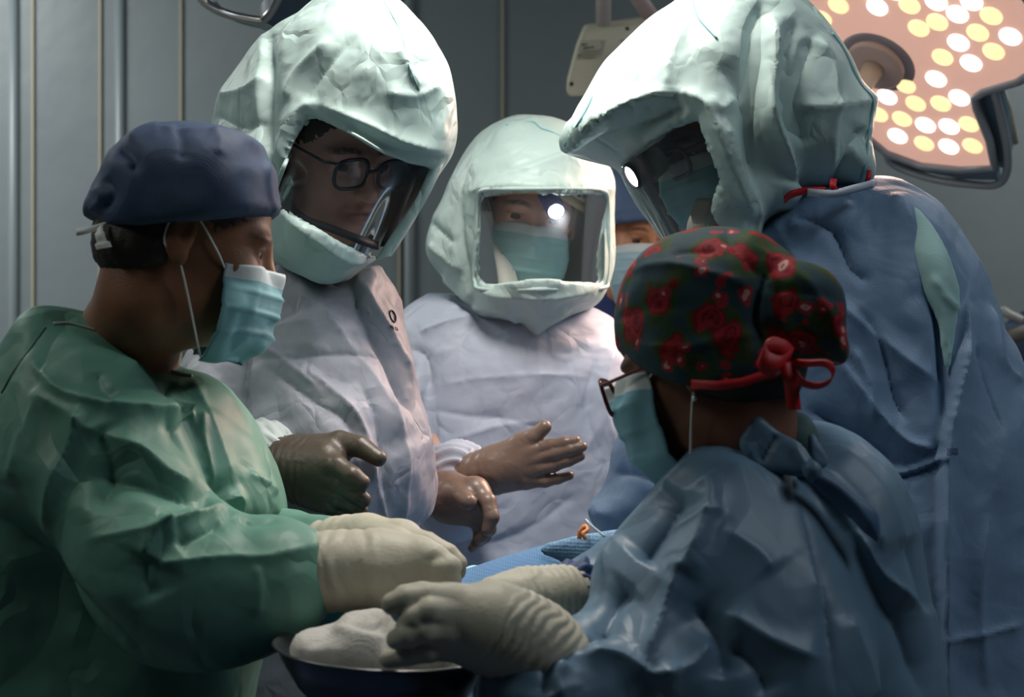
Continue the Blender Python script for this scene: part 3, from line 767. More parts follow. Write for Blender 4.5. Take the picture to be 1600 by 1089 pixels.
def headlamp(parent, c, d, r, L, lit=30, name='headlamp', body=None):
    c = np.array(c); d = np.array(d, float); d /= np.linalg.norm(d)
    V = []; F = []; u = np.cross(d, [0, 0, 1]); u /= np.linalg.norm(u); vv = np.cross(d, u); K = 40
    prof = [(-L, 0), (-L, r*1.0), (-L*.62, r*1.15), (-L*.6, r*.9), (-L*.3, r*.9), (-L*.28, r*1.05), (-.004, r*1.08), (0, r*.97), (0, r*.86), (-.004, r*.84), (-.004, 0)]
    for a, q in prof:
        for k in range(K):
            t = 2*math.pi*k/K; V.append(c+d*a+(u*math.cos(t)+vv*math.sin(t))*q)
    for i in range(len(prof)-1):
        for k in range(K): F.append((i*K+k, i*K+(k+1) % K, (i+1)*K+(k+1) % K, (i+1)*K+k))
    o = mesh_obj(name, V, F, body or mat('lamp_violet', (.07, .07, .36), .35), parent, label=None if body else 'violet housing of a lit headlamp')
    V = [c-d*.003]+[c-d*.003+(u*math.cos(2*math.pi*k/K)+vv*math.sin(2*math.pi*k/K))*r*.86 for k in range(K)]
    sub(mesh_obj('lamp_lens', V, [(0, k+1, (k+1) % K+1) for k in range(K)], mat('lamp_lit', (1, 1, 1), .4, emit=((.95, .97, 1), lit)), parent, label='glowing white lens'), o)
    l = bpy.data.lights.new('headlamp_beam', 'SPOT'); l.energy = 2.5; l.spot_size = 1.0; l.spot_blend = .6; l.color = (.95, .97, 1); l.shadow_soft_size = .012
    lo = bpy.data.objects.new('headlamp_beam', l); COL.objects.link(lo); lo.parent = o; lo.location = Vector(c+d*.01)-parent.location; lo.rotation_euler = Vector(d).to_track_quat('-Z', 'Y').to_euler()
    return o
headlamp(p3, W(869, 331, 2.47), (.12, -.9, -.42), .0145, .05)
v, f = tube([W(858, 322, 2.51), W(848, 305, 2.52), W(846, 285, 2.53)], .009, 10); mesh_obj('lamp_bracket', v, f, MATS['lamp_violet'], p3)
hood3 = [(792, 188), (830, 183), (870, 188), (900, 205), (932, 238), (947, 270), (954, 290), (958, 350), (960, 405), (950, 450), (930, 480), (885, 497), (858, 512), (837, 523), (815, 506), (792, 502), (775, 500), (745, 492), (733, 478), (715, 462), (695, 440), (668, 402), (668, 370), (685, 330), (715, 270), (750, 215)]
op3 = [(760, 302), (850, 301), (935, 303), (943, 312), (944, 360), (943, 432), (938, 443), (850, 445), (758, 445), (748, 438), (746, 420), (750, 360), (752, 314)]
st3 = [([(733, 300), (790, 290), (850, 292), (953, 296)], .010, .010), ([(735, 296), (780, 270), (830, 250), (900, 232)], -.004, .010), ([(745, 290), (820, 262), (895, 240)], .005, .008),
       ([(775, 205), (740, 250), (725, 300), (722, 380), (735, 450)], -.008, .010), ([(760, 230), (728, 290), (712, 370), (720, 430)], .008, .012),
       ([(676, 380), (700, 400), (722, 420)], .006, .005), ([(680, 350), (715, 380)], -.006, .006), ([(745, 455), (800, 462), (870, 462), (935, 450)], .006, .008),
       ([(740, 480), (790, 480), (812, 500)], .006, .008), ([(837, 520), (850, 500), (890, 480)], .006, .008), ([(690, 430), (740, 470)], .006, .008)]
hd3 = hood(p3, hood3, 2.62, .17, .12, op3, (), [(830, 220, 2.63), (830, 290, 2.59), (700, 390, 2.68), (850, 470, 2.56), (940, 400, 2.62)], st3, seed=9, h=.0045, cr=((.13, .012), (.06, .004)), gain=1.6)
b3 = bvh_of(hd3)
vis_on(p3, b3, [(742, 296), (790, 296), (850, 296), (910, 296), (948, 298)], [(738, 450), (790, 452), (850, 452), (910, 452), (946, 448)], 2.47, label='clear square visor')
fr = [(755, 297), (800, 295), (850, 295), (900, 295), (940, 297), (950, 312), (951, 370), (949, 435), (940, 450), (850, 452), (755, 452), (742, 440), (740, 420), (744, 360), (747, 312)]
binding(p3, b3, fr, .0035, hoodm, 'window_hem', cl=True, Y=2.46)
binding(p3, b3, [(790, 196), (830, 190), (845, 200), (862, 206), (895, 222)], .0016, sm, 'hood_seam')
# the white inner shell strips seen at both sides of the window
v, f = strip(catmull([W(752, 330, 2.56), W(760, 370, 2.55), W(780, 400, 2.53), W(795, 450, 2.52)], 6), .035, .004, side=(1, .3, 0)); mesh_obj('helmet_padding', v, f, MATS['headband_white'], p3)
v, f = strip(catmull([W(922, 300, 2.60), W(925, 345, 2.6), W(932, 390, 2.58), W(915, 450, 2.56)], 6), .022, .004, side=(1, -.3, 0)); mesh_obj('helmet_padding', v, f, MATS['headband_white'], p3)
torso3 = [(740, 470), (700, 450), (665, 465), (640, 482), (615, 520), (600, 600), (600, 800), (580, 1100), (570, 1800), (1090, 1800), (1080, 1100), (1050, 800), (1040, 700), (1020, 600), (985, 530), (940, 490), (880, 470), (800, 470)]
arm3 = [(640, 520), (630, 600), (630, 700), (650, 790), (700, 842), (760, 820), (765, 780), (748, 712), (715, 700), (690, 705), (672, 690), (668, 600), (660, 530)]
stg3 = [([(640, 545), (665, 560), (672, 640), (676, 700)], -.012, .010), ([(670, 640), (730, 650), (790, 655), (850, 670)], -.006, .010), ([(690, 470), (720, 490), (740, 510)], .007, .007),
        ([(655, 520), (700, 505), (740, 500)], .009, .008), ([(840, 530), (845, 600), (850, 680)], .004, .02), ([(700, 690), (780, 665), (840, 660)], .005, .008), ([(930, 560), (915, 640), (940, 720), (950, 800)], -.006, .008),
        ([(960, 540), (945, 620), (960, 700)], .006, .008), ([(820, 770), (900, 720), (950, 640)], .004, .010), ([(690, 600), (760, 590), (850, 585), (930, 590)], .003, .006), ([(720, 860), (820, 830), (900, 770)], -.005, .012)]
g3 = gown_body(p3, [((torso3, 2.7, .15, .14), dict(depth=[(740, 480, 2.68), (850, 560, 2.64), (850, 800, 2.66), (830, 1500, 2.7)])),
                    ((arm3, 2.5, .07, .07), dict(depth=[(655, 540, 2.62), (650, 680, 2.53), (700, 790, 2.45), (750, 760, 2.40)], k=.012))],
               'gown', ltblue, (-.27, 2.3, .10), (.36, 2.9, 1.50), strokes=stg3, cr=((.13, .012), (.055, .005), (.025, .002)), seed=21, sub2=True)
gathered(p3, W(690, 735, 2.42), W(742, 737, 2.37), .040, .034, ltblue, 'sleeve_cuff', .004, n=14, seed=4)
hand(p3, [(728, 744, 2.37, .027), (740, 742, 2.365, .027), (755, 737, 2.36, .027), (774, 731, 2.35, .029)],
     [[(776, 718, 2.35, .020), (828, 703, 2.33, .014)], [(776, 731, 2.35, .022), (832, 718, 2.33, .015)], [(776, 740, 2.35, .022), (830, 734, 2.335, .0145)], [(776, 748, 2.355, .018), (822, 750, 2.34, .013)]],
     [[(786, 712, 2.345, .018), (812, 691, 2.335, .014), (834, 683, 2.325, .0125), (851, 667, 2.32, .0105)],
      [(830, 704, 2.33, .0135), (862, 696, 2.315, .0105), (884, 692, 2.305, .0094), (900, 689, 2.30, .0078)],
      [(834, 718, 2.33, .0135), (868, 709, 2.31, .0105), (892, 703, 2.30, .0094), (910, 698, 2.295, .0078)],
      [(832, 735, 2.33, .013), (866, 727, 2.315, .0102), (888, 720, 2.305, .009), (907, 713, 2.30, .0076)],
      [(824, 750, 2.335, .012), (852, 752, 2.325, .0094), (872, 748, 2.32, .0084), (890, 743, 2.315, .0070)]],
     brown_lit, 'glove on the open outstretched hand', rings=3, ring_amp=.0012)

# ================================================================== person at the back, half hidden
p5 = empty('person', W(1005, 544, 3.15)*[1, 1, 0], 'person half hidden at the back in plain blue cap, one eye showing between two hoods', 'person')
H5 = Head(W(1002, 377, 3.12), 10, 5, -4, .98)
sk5 = [[(*W(1000, 500, 3.2), .07), (*W(1000, 650, 3.2), .12), (*W(1000, 900, 3.2), .12)],
       [(*W(930, 540, 3.2), .05), (*W(915, 700, 3.2), .04), (*W(925, 850, 3.15), .03)], [(*W(1070, 540, 3.2), .05), (*W(1085, 700, 3.2), .04), (*W(1075, 850, 3.15), .03)],
       [(.19, 3.2, .95, .09), (.19, 3.2, .5, .06), (.19, 3.2, .06, .05), (.19, 3.1, .04, .035)], [(.34, 3.2, .95, .09), (.34, 3.2, .5, .06), (.34, 3.2, .06, .05), (.34, 3.1, .04, .035)]]
body(p5, H5, (.46, .20, .10), sk5, fine=.0024)
mask(p5, H5, mat('mask_pale', (.30, .46, .53), .6, [('ridge', 30, .001), ('weave', 900, .0004)], .3), top=-.014, bot=-.125)
v = Vol(H5.c-.17, H5.c+.19, .005)
v.inflate([(950, 275), (975, 265), (1005, 263), (1035, 270), (1062, 295), (1076, 345), (1074, 400), (1005, 410), (942, 400), (938, 330)], 3.12, .105, .05); v.skull(H5); v.cut([(900, 355), (1120, 350), (1120, 460), (900, 460)], 3.12, .3)
cloth('surgical_cap', v, mat('cap_blue_far', (.095, .15, .27), .6, [('voronoi', 14, .004)], .3), p5, [([(950, 330), (1000, 325), (1060, 322)], .004, .005)], ((.06, .005),), 3)
gown_body(p5, [(([(945, 455), (905, 475), (880, 520), (872, 650), (868, 1000), (865, 1550), (1130, 1550), (1130, 800), (1115, 520), (1060, 470), (1000, 462)], 3.2, .13, .12), {})], 'gown', mat('navy_gown', (.03, .05, .16), .6, [('voronoi', 8, .006)], .3), (.05, 3.0, .05), (.5, 3.4, 1.55), cr=((.12, .012),), seed=2)
# ================================================================== tall surgeon at the right
p4 = empty('person', W(1350, 544, 2.1)*[1, 1, 0], 'tall surgeon in blue gown and pointed mint hood seen from the side, bowing left', 'person')
H4 = Head(W(1143, 206, 2.06), -74, 28, 0)
sk4 = [[(*W(1250, 350, 2.10), .07), (*W(1340, 540, 2.1), .13), (*W(1380, 800, 2.1), .13), (*W(1400, 1000, 2.1), .13)],
       [(*W(1310, 450, 2.04), .05), (*W(1200, 600, 2.08), .045), (*W(1030, 770, 2.16), .032)],
       [(*W(1310, 450, 2.16), .05), (*W(1200, 600, 2.18), .04), (*W(1030, 740, 2.18), .03)],
       [(.44, 2.15, .9, .09), (.44, 2.15, .5, .06), (.44, 2.15, .06, .05), (.36, 2.12, .04, .035)], [(.62, 2.15, .9, .09), (.62, 2.15, .5, .06), (.62, 2.15, .06, .05), (.54, 2.12, .04, .035)]]
body(p4, H4, (.20, .12, .10), sk4)
hair_cap(p4, H4, (.015, .012, .012))
mask(p4, H4, MATS['mask_blue'], top=-.008, bot=-.128, bulge=.008, crs=.003)
glasses(p4, H4, (.035, .045, .06), w=.027, h=.019, f0=.112, u0=0, rr=.0028)
headlamp(p4, W(985, 277, 1.99), (-.80, -.30, -.50), .0175, .05, body=mat('lamp_black', (.03, .03, .035), .5))
v, f = tube([W(1004, 258, 2.01), W(1022, 238, 2.02), W(1040, 222, 2.03)], .017, 14); mesh_obj('lamp_bracket', v, f, MATS['lamp_violet'], p4)
v, f = strip(catmull([W(1120, 310, 1.93), W(1105, 350, 1.93), W(1106, 385, 1.94), W(1120, 420, 1.95)], 5), .05, .004, side=(1, .1, 0)); mesh_obj('helmet_padding', v, f, MATS['headband_white'], p4)
hood4 = [(877, 232), (893, 195), (915, 155), (936, 115), (955, 92), (1000, 50), (1050, 12), (1085, -25), (1130, -50), (1190, -55), (1238, -12), (1288, 38), (1320, 80), (1345, 128), (1368, 156), (1360, 190), (1356, 240), (1354, 285), (1300, 297), (1240, 300), (1225, 330), (1190, 358), (1180, 420), (1120, 470), (1060, 470), (1050, 400), (1030, 355), (1005, 320), (985, 288), (965, 258), (920, 246)]
op4 = [(940, 275), (968, 256), (1000, 235), (1040, 208), (1088, 189), (1100, 225), (1128, 288), (1112, 320), (1102, 350), (1106, 400), (1120, 440), (1080, 455), (1030, 440), (980, 380), (930, 310)]
dep4 = [(900, 225, 2.06), (1000, 100, 2.06), (1100, 0, 2.06), (1200, 200, 2.06), (1330, 160, 2.08), (1090, 420, 2.05), (1020, 330, 2.05)]
st4 = [([(880, 233), (940, 190), (1000, 160), (1060, 145)], .022, .012), ([(890, 240), (950, 215), (1010, 190), (1070, 160)], -.016, .014),
       ([(1060, 145), (1100, 160), (1120, 200), (1150, 280), (1170, 345)], .012, .010), ([(1190, 0), (1180, 100), (1172, 200), (1180, 300)], -.018, .014),
       ([(1205, 20), (1215, 80), (1205, 160), (1235, 260), (1225, 330)], .020, .014), ([(1245, 30), (1225, 90), (1235, 170), (1260, 230)], -.014, .010),
       ([(1270, 60), (1250, 120), (1220, 160)], -.012, .009), ([(1270, 60), (1300, 100), (1300, 200), (1298, 280)], .010, .010),
       ([(1366, 156), (1300, 165), (1255, 165)], .008, .008), ([(1355, 200), (1330, 240), (1300, 290)], -.014, .010), ([(1225, 165), (1240, 240), (1235, 290)], -.012, .012),
       ([(1045, 140), (1052, 90), (1075, 20)], .005, .010), ([(1125, 100), (1150, 140), (1165, 180)], -.005, .008), ([(1110, 150), (1130, 170), (1150, 150)], .006, .008),
       ([(1130, 180), (1150, 240), (1170, 300), (1180, 350)], .010, .008)]
hd4 = hood(p4, hood4, 2.06, .175, .13, op4, (), dep4, st4, seed=31, h=.0045, cr=((.13, .012), (.06, .004)),
           )
b4 = bvh_of(hd4)
visor(p4, [(1120, 185, 1.91), (1088, 190, 1.905), (1035, 212, 1.92), (990, 243, 1.96), (968, 257, 2.04), (985, 250, 2.10)],
      [(1150, 440, 1.93), (1120, 440, 1.925), (1095, 436, 1.94), (1072, 430, 1.98), (1066, 426, 2.04), (1072, 430, 2.09)], m='visor_glass_scatter', label='curved visor seen edge on, milky mix imitating scattered lamp light')
binding(p4, b4, [(1080, -15), (1090, 25), (1120, 60)], .0014, sm, 'hood_seam')
binding(p4, b4, [(1300, 52), (1322, 84), (1345, 132), (1364, 157), (1358, 200), (1352, 260), (1345, 280)], .0018, sm, 'hood_seam')
binding(p4, b4, [(882, 228), (905, 190), (925, 150)], .0018, sm, 'hood_seam', lift=.002)
torso4 = [(1190, 352), (1222, 325), (1255, 300), (1300, 292), (1352, 287), (1400, 285), (1448, 304), (1480, 340), (1503, 385), (1530, 440), (1560, 520), (1592, 600), (1622, 700), (1650, 900), (1665, 1200), (1660, 1560), (1130, 1560), (1140, 1100), (1100, 900), (1080, 700), (1090, 560), (1120, 440)]
armf4 = [(1230, 380), (1150, 470), (1060, 560), (1000, 620), (975, 655), (960, 700), (955, 745), (940, 775), (920, 798), (938, 825), (965, 850), (1060, 850), (1200, 840), (1300, 700), (1330, 500)]
stg4 = [([(1420, 330), (1450, 420), (1468, 500), (1475, 600), (1478, 690)], -.012, .008), ([(1508, 470), (1496, 590), (1476, 690), (1470, 860), (1480, 1089)], .016, .008, 'step'),
        ([(1240, 340), (1300, 360), (1330, 420), (1360, 440)], -.008, .006), ([(1210, 350), (1260, 430), (1340, 500), (1430, 570), (1475, 600)], .007, .012),
        ([(1330, 310), (1290, 340), (1230, 360)], .006, .010), ([(1310, 560), (1370, 640), (1420, 690), (1470, 700)], .008, .008), ([(1260, 640), (1340, 680), (1420, 730), (1474, 690)], -.012, .010),
        ([(1395, 742), (1440, 730), (1475, 712)], .010, .006), ([(1398, 750), (1440, 740), (1475, 720)], -.010, .004), ([(1340, 480), (1380, 540), (1400, 620), (1420, 660)], -.006, .005),
        ([(1475, 1000), (1540, 990), (1600, 975)], .005, .006), ([(1330, 540), (1360, 600), (1365, 660)], .006, .005), ([(1520, 540), (1540, 600), (1560, 680)], -.006, .005), ([(1395, 300), (1440, 380), (1460, 460)], .008, .012),
        ([(1590, 600), (1560, 560), (1545, 480)], .006, .006), ([(1000, 650), (1030, 700), (1020, 780)], .008, .010), ([(960, 740), (1000, 745), (1050, 760)], -.006, .006), ([(1060, 680), (1040, 740), (1050, 800)], -.008, .010),
        ([(1410, 800), (1425, 950), (1440, 1089)], -.006, .008), ([(1540, 800), (1530, 920), (1545, 1080)], .006, .012)]
g4 = gown_body(p4, [((torso4, 2.1, .17, .16), dict(depth=[(1250, 330, 2.08), (1400, 400, 2.1), (1450, 900, 2.1), (1400, 1500, 2.1)])),
                    (([(1165, 360), (1205, 325), (1250, 300), (1300, 293), (1352, 287), (1400, 292), (1440, 340), (1440, 460), (1300, 520), (1160, 500), (1140, 420)], 2.09, .13, .05), dict(k=.03)),
                    ((armf4, 2.15, .09, .08), dict(depth=[(1250, 450, 2.06), (1050, 640, 2.14), (960, 800, 2.18)], k=.03))],
               'gown', blue, (.08, 1.85, .45), (.80, 2.4, 1.66), strokes=[(s_[0], s_[1]*1.35)+tuple(s_[2:]) for s_ in stg4], cr=((.20, .020), (.09, .010), (.04, .004)), seed=41, sub2=True)
bg4 = bvh_of(g4)
# mint back panel of the hood showing between the open gown edges
v = Vol((.45, 1.80, 1.2), (.72, 2.2, 1.65), .0045)
v.inflate([(1418, 318), (1440, 315), (1470, 350), (1492, 400), (1503, 440), (1506, 480), (1500, 530), (1488, 590), (1476, 560), (1470, 500), (1452, 460), (1440, 430), (1432, 390)], 1.92, .014, .02, [(1430, 330, 1.962), (1470, 420, 1.938), (1490, 560, 1.935)])
cloth('hood_back_panel', v, mat('mint_panel', (.35, .56, .56), .5, [('voronoi', 10, .004), ('weave', 700, .0003)], .4), p4, [([(1455, 430), (1480, 465), (1500, 485)], .006, .005)], ((.05, .004),), 5)
# red edging and white neck band
redm = mat('red_binding', (.5, .01, .02), .5)
def wpts(L): return [W(*p) for p in L]
v, f = strip(catmull(wpts([(1226, 312, 1.93), (1238, 303, 1.92), (1262, 298, 1.915), (1290, 298, 1.91)]), 5), .009, .003, side=(0, 0, 1)); mesh_obj('red_edging', v, f, redm, p4)
v, f = strip(wpts([(1302, 281, 1.91), (1301, 290, 1.905), (1305, 297, 1.905)]), .008, .004, side=(1, 0, 0)); mesh_obj('red_tie', v, f, redm, p4)
v, f = strip(wpts([(1358, 267, 1.96), (1357, 277, 1.955), (1354, 286, 1.955)]), .006, .004, side=(1, 0, 0)); mesh_obj('red_tie', v, f, redm, p4)
v, f = strip(catmull(wpts([(1262, 300, 1.915), (1300, 303, 1.905), (1330, 296, 1.91), (1364, 287, 1.94)]), 6), .009, .004, side=(0, -.3, 1)); mesh_obj('neck_band', v, f, mat('band_white', (.5, .55, .66), .6), p4)
# tiny printed characters on the flap
parts = []
rs = random.Random(3)
for r in range(4):
    for i in range(7):
        x = 1480+i*2.6; y = 701+r*3.0-i*.1
        parts.append(tube([on(bg4, x, y, .0012), on(bg4, x+1.6, y+rs.choice((-.6, 0, .6)), .0012)], .00045, 4))
v, f = join(*parts); mesh_obj('printed_code', v, f, mat('print_navy', (.02, .04, .12), .6), p4)

# ================================================================== surgical lamp, lit, at the upper right
ln = np.array([-.492, -.385, -.779]); ln /= np.linalg.norm(ln); L0 = W(1372, 95, 2.95)
def RP(px, py, off=0):
    c = np.array([0, 0, CZ]); d = W(px, py, 1)-c; o = L0+ln*off
    return c+d*((o-c)@ln)/(d@ln)
la = empty('surgical_lamp', L0, 'large lit surgical lamp head with many round glowing lenses, above the right surgeon', 'surgical lamp')
metal_l = mat('lamp_housing', (.33, .36, .40), .35, metal=.3)
out = catmull([(1170, -90), (1300, -110), (1480, -100), (1552, -62), (1600, 0), (1634, 56), (1630, 95), (1590, 122), (1536, 138), (1518, 150), (1521, 170), (1541, 220), (1551, 258), (1500, 260), (1440, 254), (1388, 235), (1336, 192), (1280, 130), (1210, 50), (1170, -20)], 1, True)
inner = [p for p in out]
cen = np.mean(out, 0)
def ringscale(P, dpx):
    P = np.array(P); n = len(P); o = []
    for i in range(n):
        t = P[(i+1) % n]-P[i-1]; t = t/np.linalg.norm(t); nn = np.array([t[1], -t[0]]); o.append(P[i]+nn*dpx)
    return o
big = ringscale(out, 9)
v, f = prism([RP(*p, -.004) for p in big], -ln, .055); o = mesh_obj('housing', v, f, metal_l, la, smooth=False); bev(o, .008)
v, f = prism([RP(*p, .004) for p in out], -ln, .006); o = mesh_obj('front_panel', v, f, mat('lamp_panel', (.72, .50, .42), .35, emit=((1, .55, .43), .5)), la, smooth=False, label='softly glowing peach front panel')
v, f = tube([RP(*p, .002) for p in ringscale(out, 5)], .009, 10, True); mesh_obj('rim', v, f, metal_l, la)
def disc(c, r, off, th, K=40, dome=0):
    u = np.cross(ln, [0, 0, 1]); u /= np.linalg.norm(u); vv = np.cross(ln, u); V = []; F = []
    rings = [(r, -th), (r, 0), (r*.9, dome*.4), (r*.6, dome*.8), (r*.25, dome)]
    for q, a in rings:
        for k in range(K): t = 2*math.pi*k/K; V.append(c+ln*(off+a)+(u*math.cos(t)+vv*math.sin(t))*q)
    for i in range(len(rings)-1):
        for k in range(K): F.append((i*K+k, i*K+(k+1) % K, (i+1)*K+(k+1) % K, (i+1)*K+k))
    F.append(tuple(range((len(rings)-1)*K, len(rings)*K))); return V, F
v, f = disc(L0, .076, .004, .0, dome=.006); mesh_obj('hub_ring', v, f, mat('lamp_ring', (.30, .27, .31), .35), la)
hc = RP(1365, 106, .02)
v, f = disc(hc, .058, .0, .012, dome=.003); mesh_obj('hub_disc', v, f, mat('lamp_hub', (.62, .47, .43), .45), la)
v, f = tube([hc, hc+ln*.03, hc+ln*.15], [.022, .0185, .0175], 20); mesh_obj('handle_post', v, f, mat('lamp_post', (.6, .5, .42), .4), la)
zl = [(405, 20), (310, 97), (625, 30), (808, 20), (960, 0), (965, 115), (860, 150), (1080, 70), (1272, 80), (1195, 175), (1085, 232), (1285, 282), (1380, 197), (995, 315), (1157, 348), (958, 438), (1090, 545), (785, 475), (680, 540), (630, 640), (843, 578), (985, 578), (765, 665), (898, 700), (1032, 708), (1145, 695), (740, 762), (890, 805), (1030, 822), (1165, 818), (1160, -2), (560, -60), (720, -60), (880, -70), (1040, -70), (200, -60), (380, -80)]
wset = {2, 4, 7, 10, 12, 14, 15, 16, 18, 23, 24, 26, 28, 30, 32, 34}
lw = mat('lens_white', (1, 1, 1), .2, emit=((1, .93, .88), 2.6)); lwm = mat('lens_warm', (1, .85, .5), .2, emit=((1, .74, .36), 1.25))
hal = mat('lens_halo', (.8, .6, .5), .3, emit=((1, .66, .5), .62))
for i, (zx, zy) in enumerate(zl):
    p = RP(1200+.2755*zx, .2755*zy)
    v, f = disc(p, .0202, .006, .004, 28, .003)
    if i == 0: base_lens = mesh_obj('lens', v, f, lwm, la, label='round glowing lens')
    else: mesh_obj('lens', v, f, lw if i in wset else lwm, la, label='white glowing lens' if i in wset else 'yellow glowing lens')
# grab handles
hp = [RP(*p, -.015) for p in [(1386, 240), (1392, 254), (1420, 268), (1470, 282), (1530, 289), (1558, 288), (1572, 272), (1574, 240), (1566, 190), (1556, 150), (1550, 132)]]
v, f = tube(catmull(hp, 6), .0085, 10); mesh_obj('grab_handle', v, f, metal_l, la)
v, f = prism([RP(*p, -.02) for p in [(1526, 152), (1560, 130), (1572, 180), (1578, 240), (1568, 266), (1552, 256), (1542, 215)]], -ln, .02); o = mesh_obj('side_panel', v, f, mat('lamp_side', (.12, .19, .25), .4), la, smooth=False); bev(o, .004)
v, f = prism([RP(*p, -.022) for p in [(1386, 240), (1440, 257), (1500, 263), (1556, 262), (1560, 282), (1500, 280), (1440, 268), (1396, 254)]], -ln, .015); o = mesh_obj('lower_panel', v, f, MATS['lamp_side'], la, smooth=False)
v, f = tube(wpts([(1560, 126, 3.1), (1576, 170, 3.12), (1586, 225, 3.14)]), .007, 8); mesh_obj('rear_rail', v, f, mat('rail_cream', (.42, .38, .3), .5), la)
v, f = tube([L0-ln*.05, L0-ln*.2, L0+np.array([.1, .3, .6]), L0+np.array([.1, .3, 1.03])], .03, 16); mesh_obj('suspension_arm', v, f, metal_l, la)

# ================================================================== unlit lamp corner, upper left
lb = empty('surgical_lamp', W(420, -60, 2.6), 'dark unlit surgical lamp corner with chrome grab handle above the left hood', 'surgical lamp')
nb = np.array([.15, -.55, -.8]); nb /= np.linalg.norm(nb); B0 = W(430, 40, 2.6)
def RB(px, py, off=0):
    c = np.array([0, 0, CZ]); d = W(px, py, 1)-c; o = B0+nb*off
    return c+d*((o-c)@nb)/(d@nb)
dm = mat('lamp_dark', (.05, .075, .11), .35, metal=.2)
bp = catmull([(420, 22), (436, -12), (470, -60), (600, -90), (620, -60), (520, -6), (492, 14), (470, 30), (452, 43), (432, 48), (408, 46)], 4, True)
v, f = prism([RB(*p) for p in bp], -nb, .05); o = mesh_obj('housing', v, f, dm, lb, smooth=False); bev(o, .008)
v, f = prism([RB(*p, .004) for p in [(357, 29), (385, 33), (412, 36), (432, 47), (418, 47), (392, 42), (370, 35)]], -nb, .01); mesh_obj('lower_edge', v, f, mat('lamp_edge', (.25, .33, .32), .4), lb, smooth=False)
v, f = tube(catmull([RB(*p, .012) for p in [(300, -25), (312, -6), (322, 5), (342, 17), (370, 26), (405, 32), (414, 29), (424, 18), (434, 0), (446, -25)]], 6), .0075, 12)
mesh_obj('grab_handle', v, f, mat('chrome', (.45, .45, .45), .18, metal=.9), lb)
v, f = prism([RB(*p, -.01) for p in [(330, 4), (338, 3), (350, 18), (362, 24), (345, 18)]], -nb, .004); mesh_obj('sticker', v, f, mat('pale_sticker', (.3, .33, .42), .5), lb, smooth=False)
v, f = tube([W(470, -60, 2.66), W(475, -140, 2.7), (-.33, 2.7, 2.98)], .03, 14); mesh_obj('suspension_arm', v, f, dm, lb)

# ================================================================== cream device box on a pole
Yb = 3.3
mb = empty('monitor_box', W(960, 90, Yb), 'cream plastic equipment box with rating label hanging from a ceiling pole between the hoods', 'monitor')
cm = mat('cream_plastic', (.74, .69, .54), .45); pk = mat('pole_paint', (.50, .45, .44), .4)
def BX(px, py, dy=0): return W(px, py, Yb+dy)+np.array([0, 0, 0])
face = [BX(912, 50), BX(1000, 38, .05), BX(1075, 27, .10), BX(1060, 135, .08), BX(925, 151, -.03), BX(888, 152, -.05), BX(884, 140, -.045), BX(900, 80, -.02)]
v, f = prism(face, (.04, .75, .35), .09); o = mesh_obj('casing', v, f, cm, mb, smooth=False); bev(o, .012, 4)
def bxp(px, py, l=.002):
    P0, P1, P2 = [Vector(face[i]) for i in (0, 2, 5)]; n = (P1-P0).cross(P2-P0).normalized(); c = Vector((0, 0, CZ)); d = WV(px, py, 1)-c
    t = (P0-c).dot(n)/d.dot(n); return c+d*t-d.normalized()*l
v, f = prism([bxp(907, 63, .003), bxp(948, 62, .003), bxp(941, 88, .003), bxp(901, 92, .003)], (0, -1, 0), .0006); lab = mesh_obj('rating_label', v, f, mat('label_cream', (.58, .56, .44), .5), mb, smooth=False)
parts = []
for (x0, y0, x1, y1, r) in ((909, 69, 918, 68.3, .0010), (908, 72, 919, 71.3, .0004), (912, 75.5, 928, 73, .0012), (908, 80, 938, 78.5, .0004), (907, 83, 936, 81, .0004), (906, 86, 938, 84, .0004), (904, 87.5, 907, 85.5, .0014), (908, 88, 930, 87, .0004), (940, 66, 943, 66, .0008), (941, 70, 943, 70, .0006), (940, 73, 942, 74, .0006), (939, 77, 940, 78, .0014)):
    parts.append(tube([bxp(x0, y0, .006), bxp(x1, y1, .006)], r, 6))
v, f = join(*parts); mesh_obj('label_print', v, f, mat('print_grey', (.12, .12, .10), .6), mb)
v, f = tube([bxp(969, 64, .004), bxp(981, 62, .004)], .0007, 6); mesh_obj('casing_print', v, f, MATS['print_grey'], mb)
for px, py, r in ((980, 45, .0045), (893, 131, .0045)):
    v, f = tube([bxp(px, py, -.002), bxp(px, py, .004)], r, 14); mesh_obj('screw', v, f, mat('screw_dark', (.05, .05, .05), .4), mb)
v, f = tube([W(943, 46, Yb+.05), W(943, -60, Yb+.05), W(943, -610, Yb+.05)], S(12, Yb), 20); mesh_obj('pole', v, f, pk, mb)
v, f = tube([W(1030, 45, Yb+.1), W(985, -22, Yb+.1), W(950, -75, Yb+.08)], S(13, Yb), 18); mesh_obj('arm', v, f, mat('pole_pink', (.50, .38, .38), .4), mb)

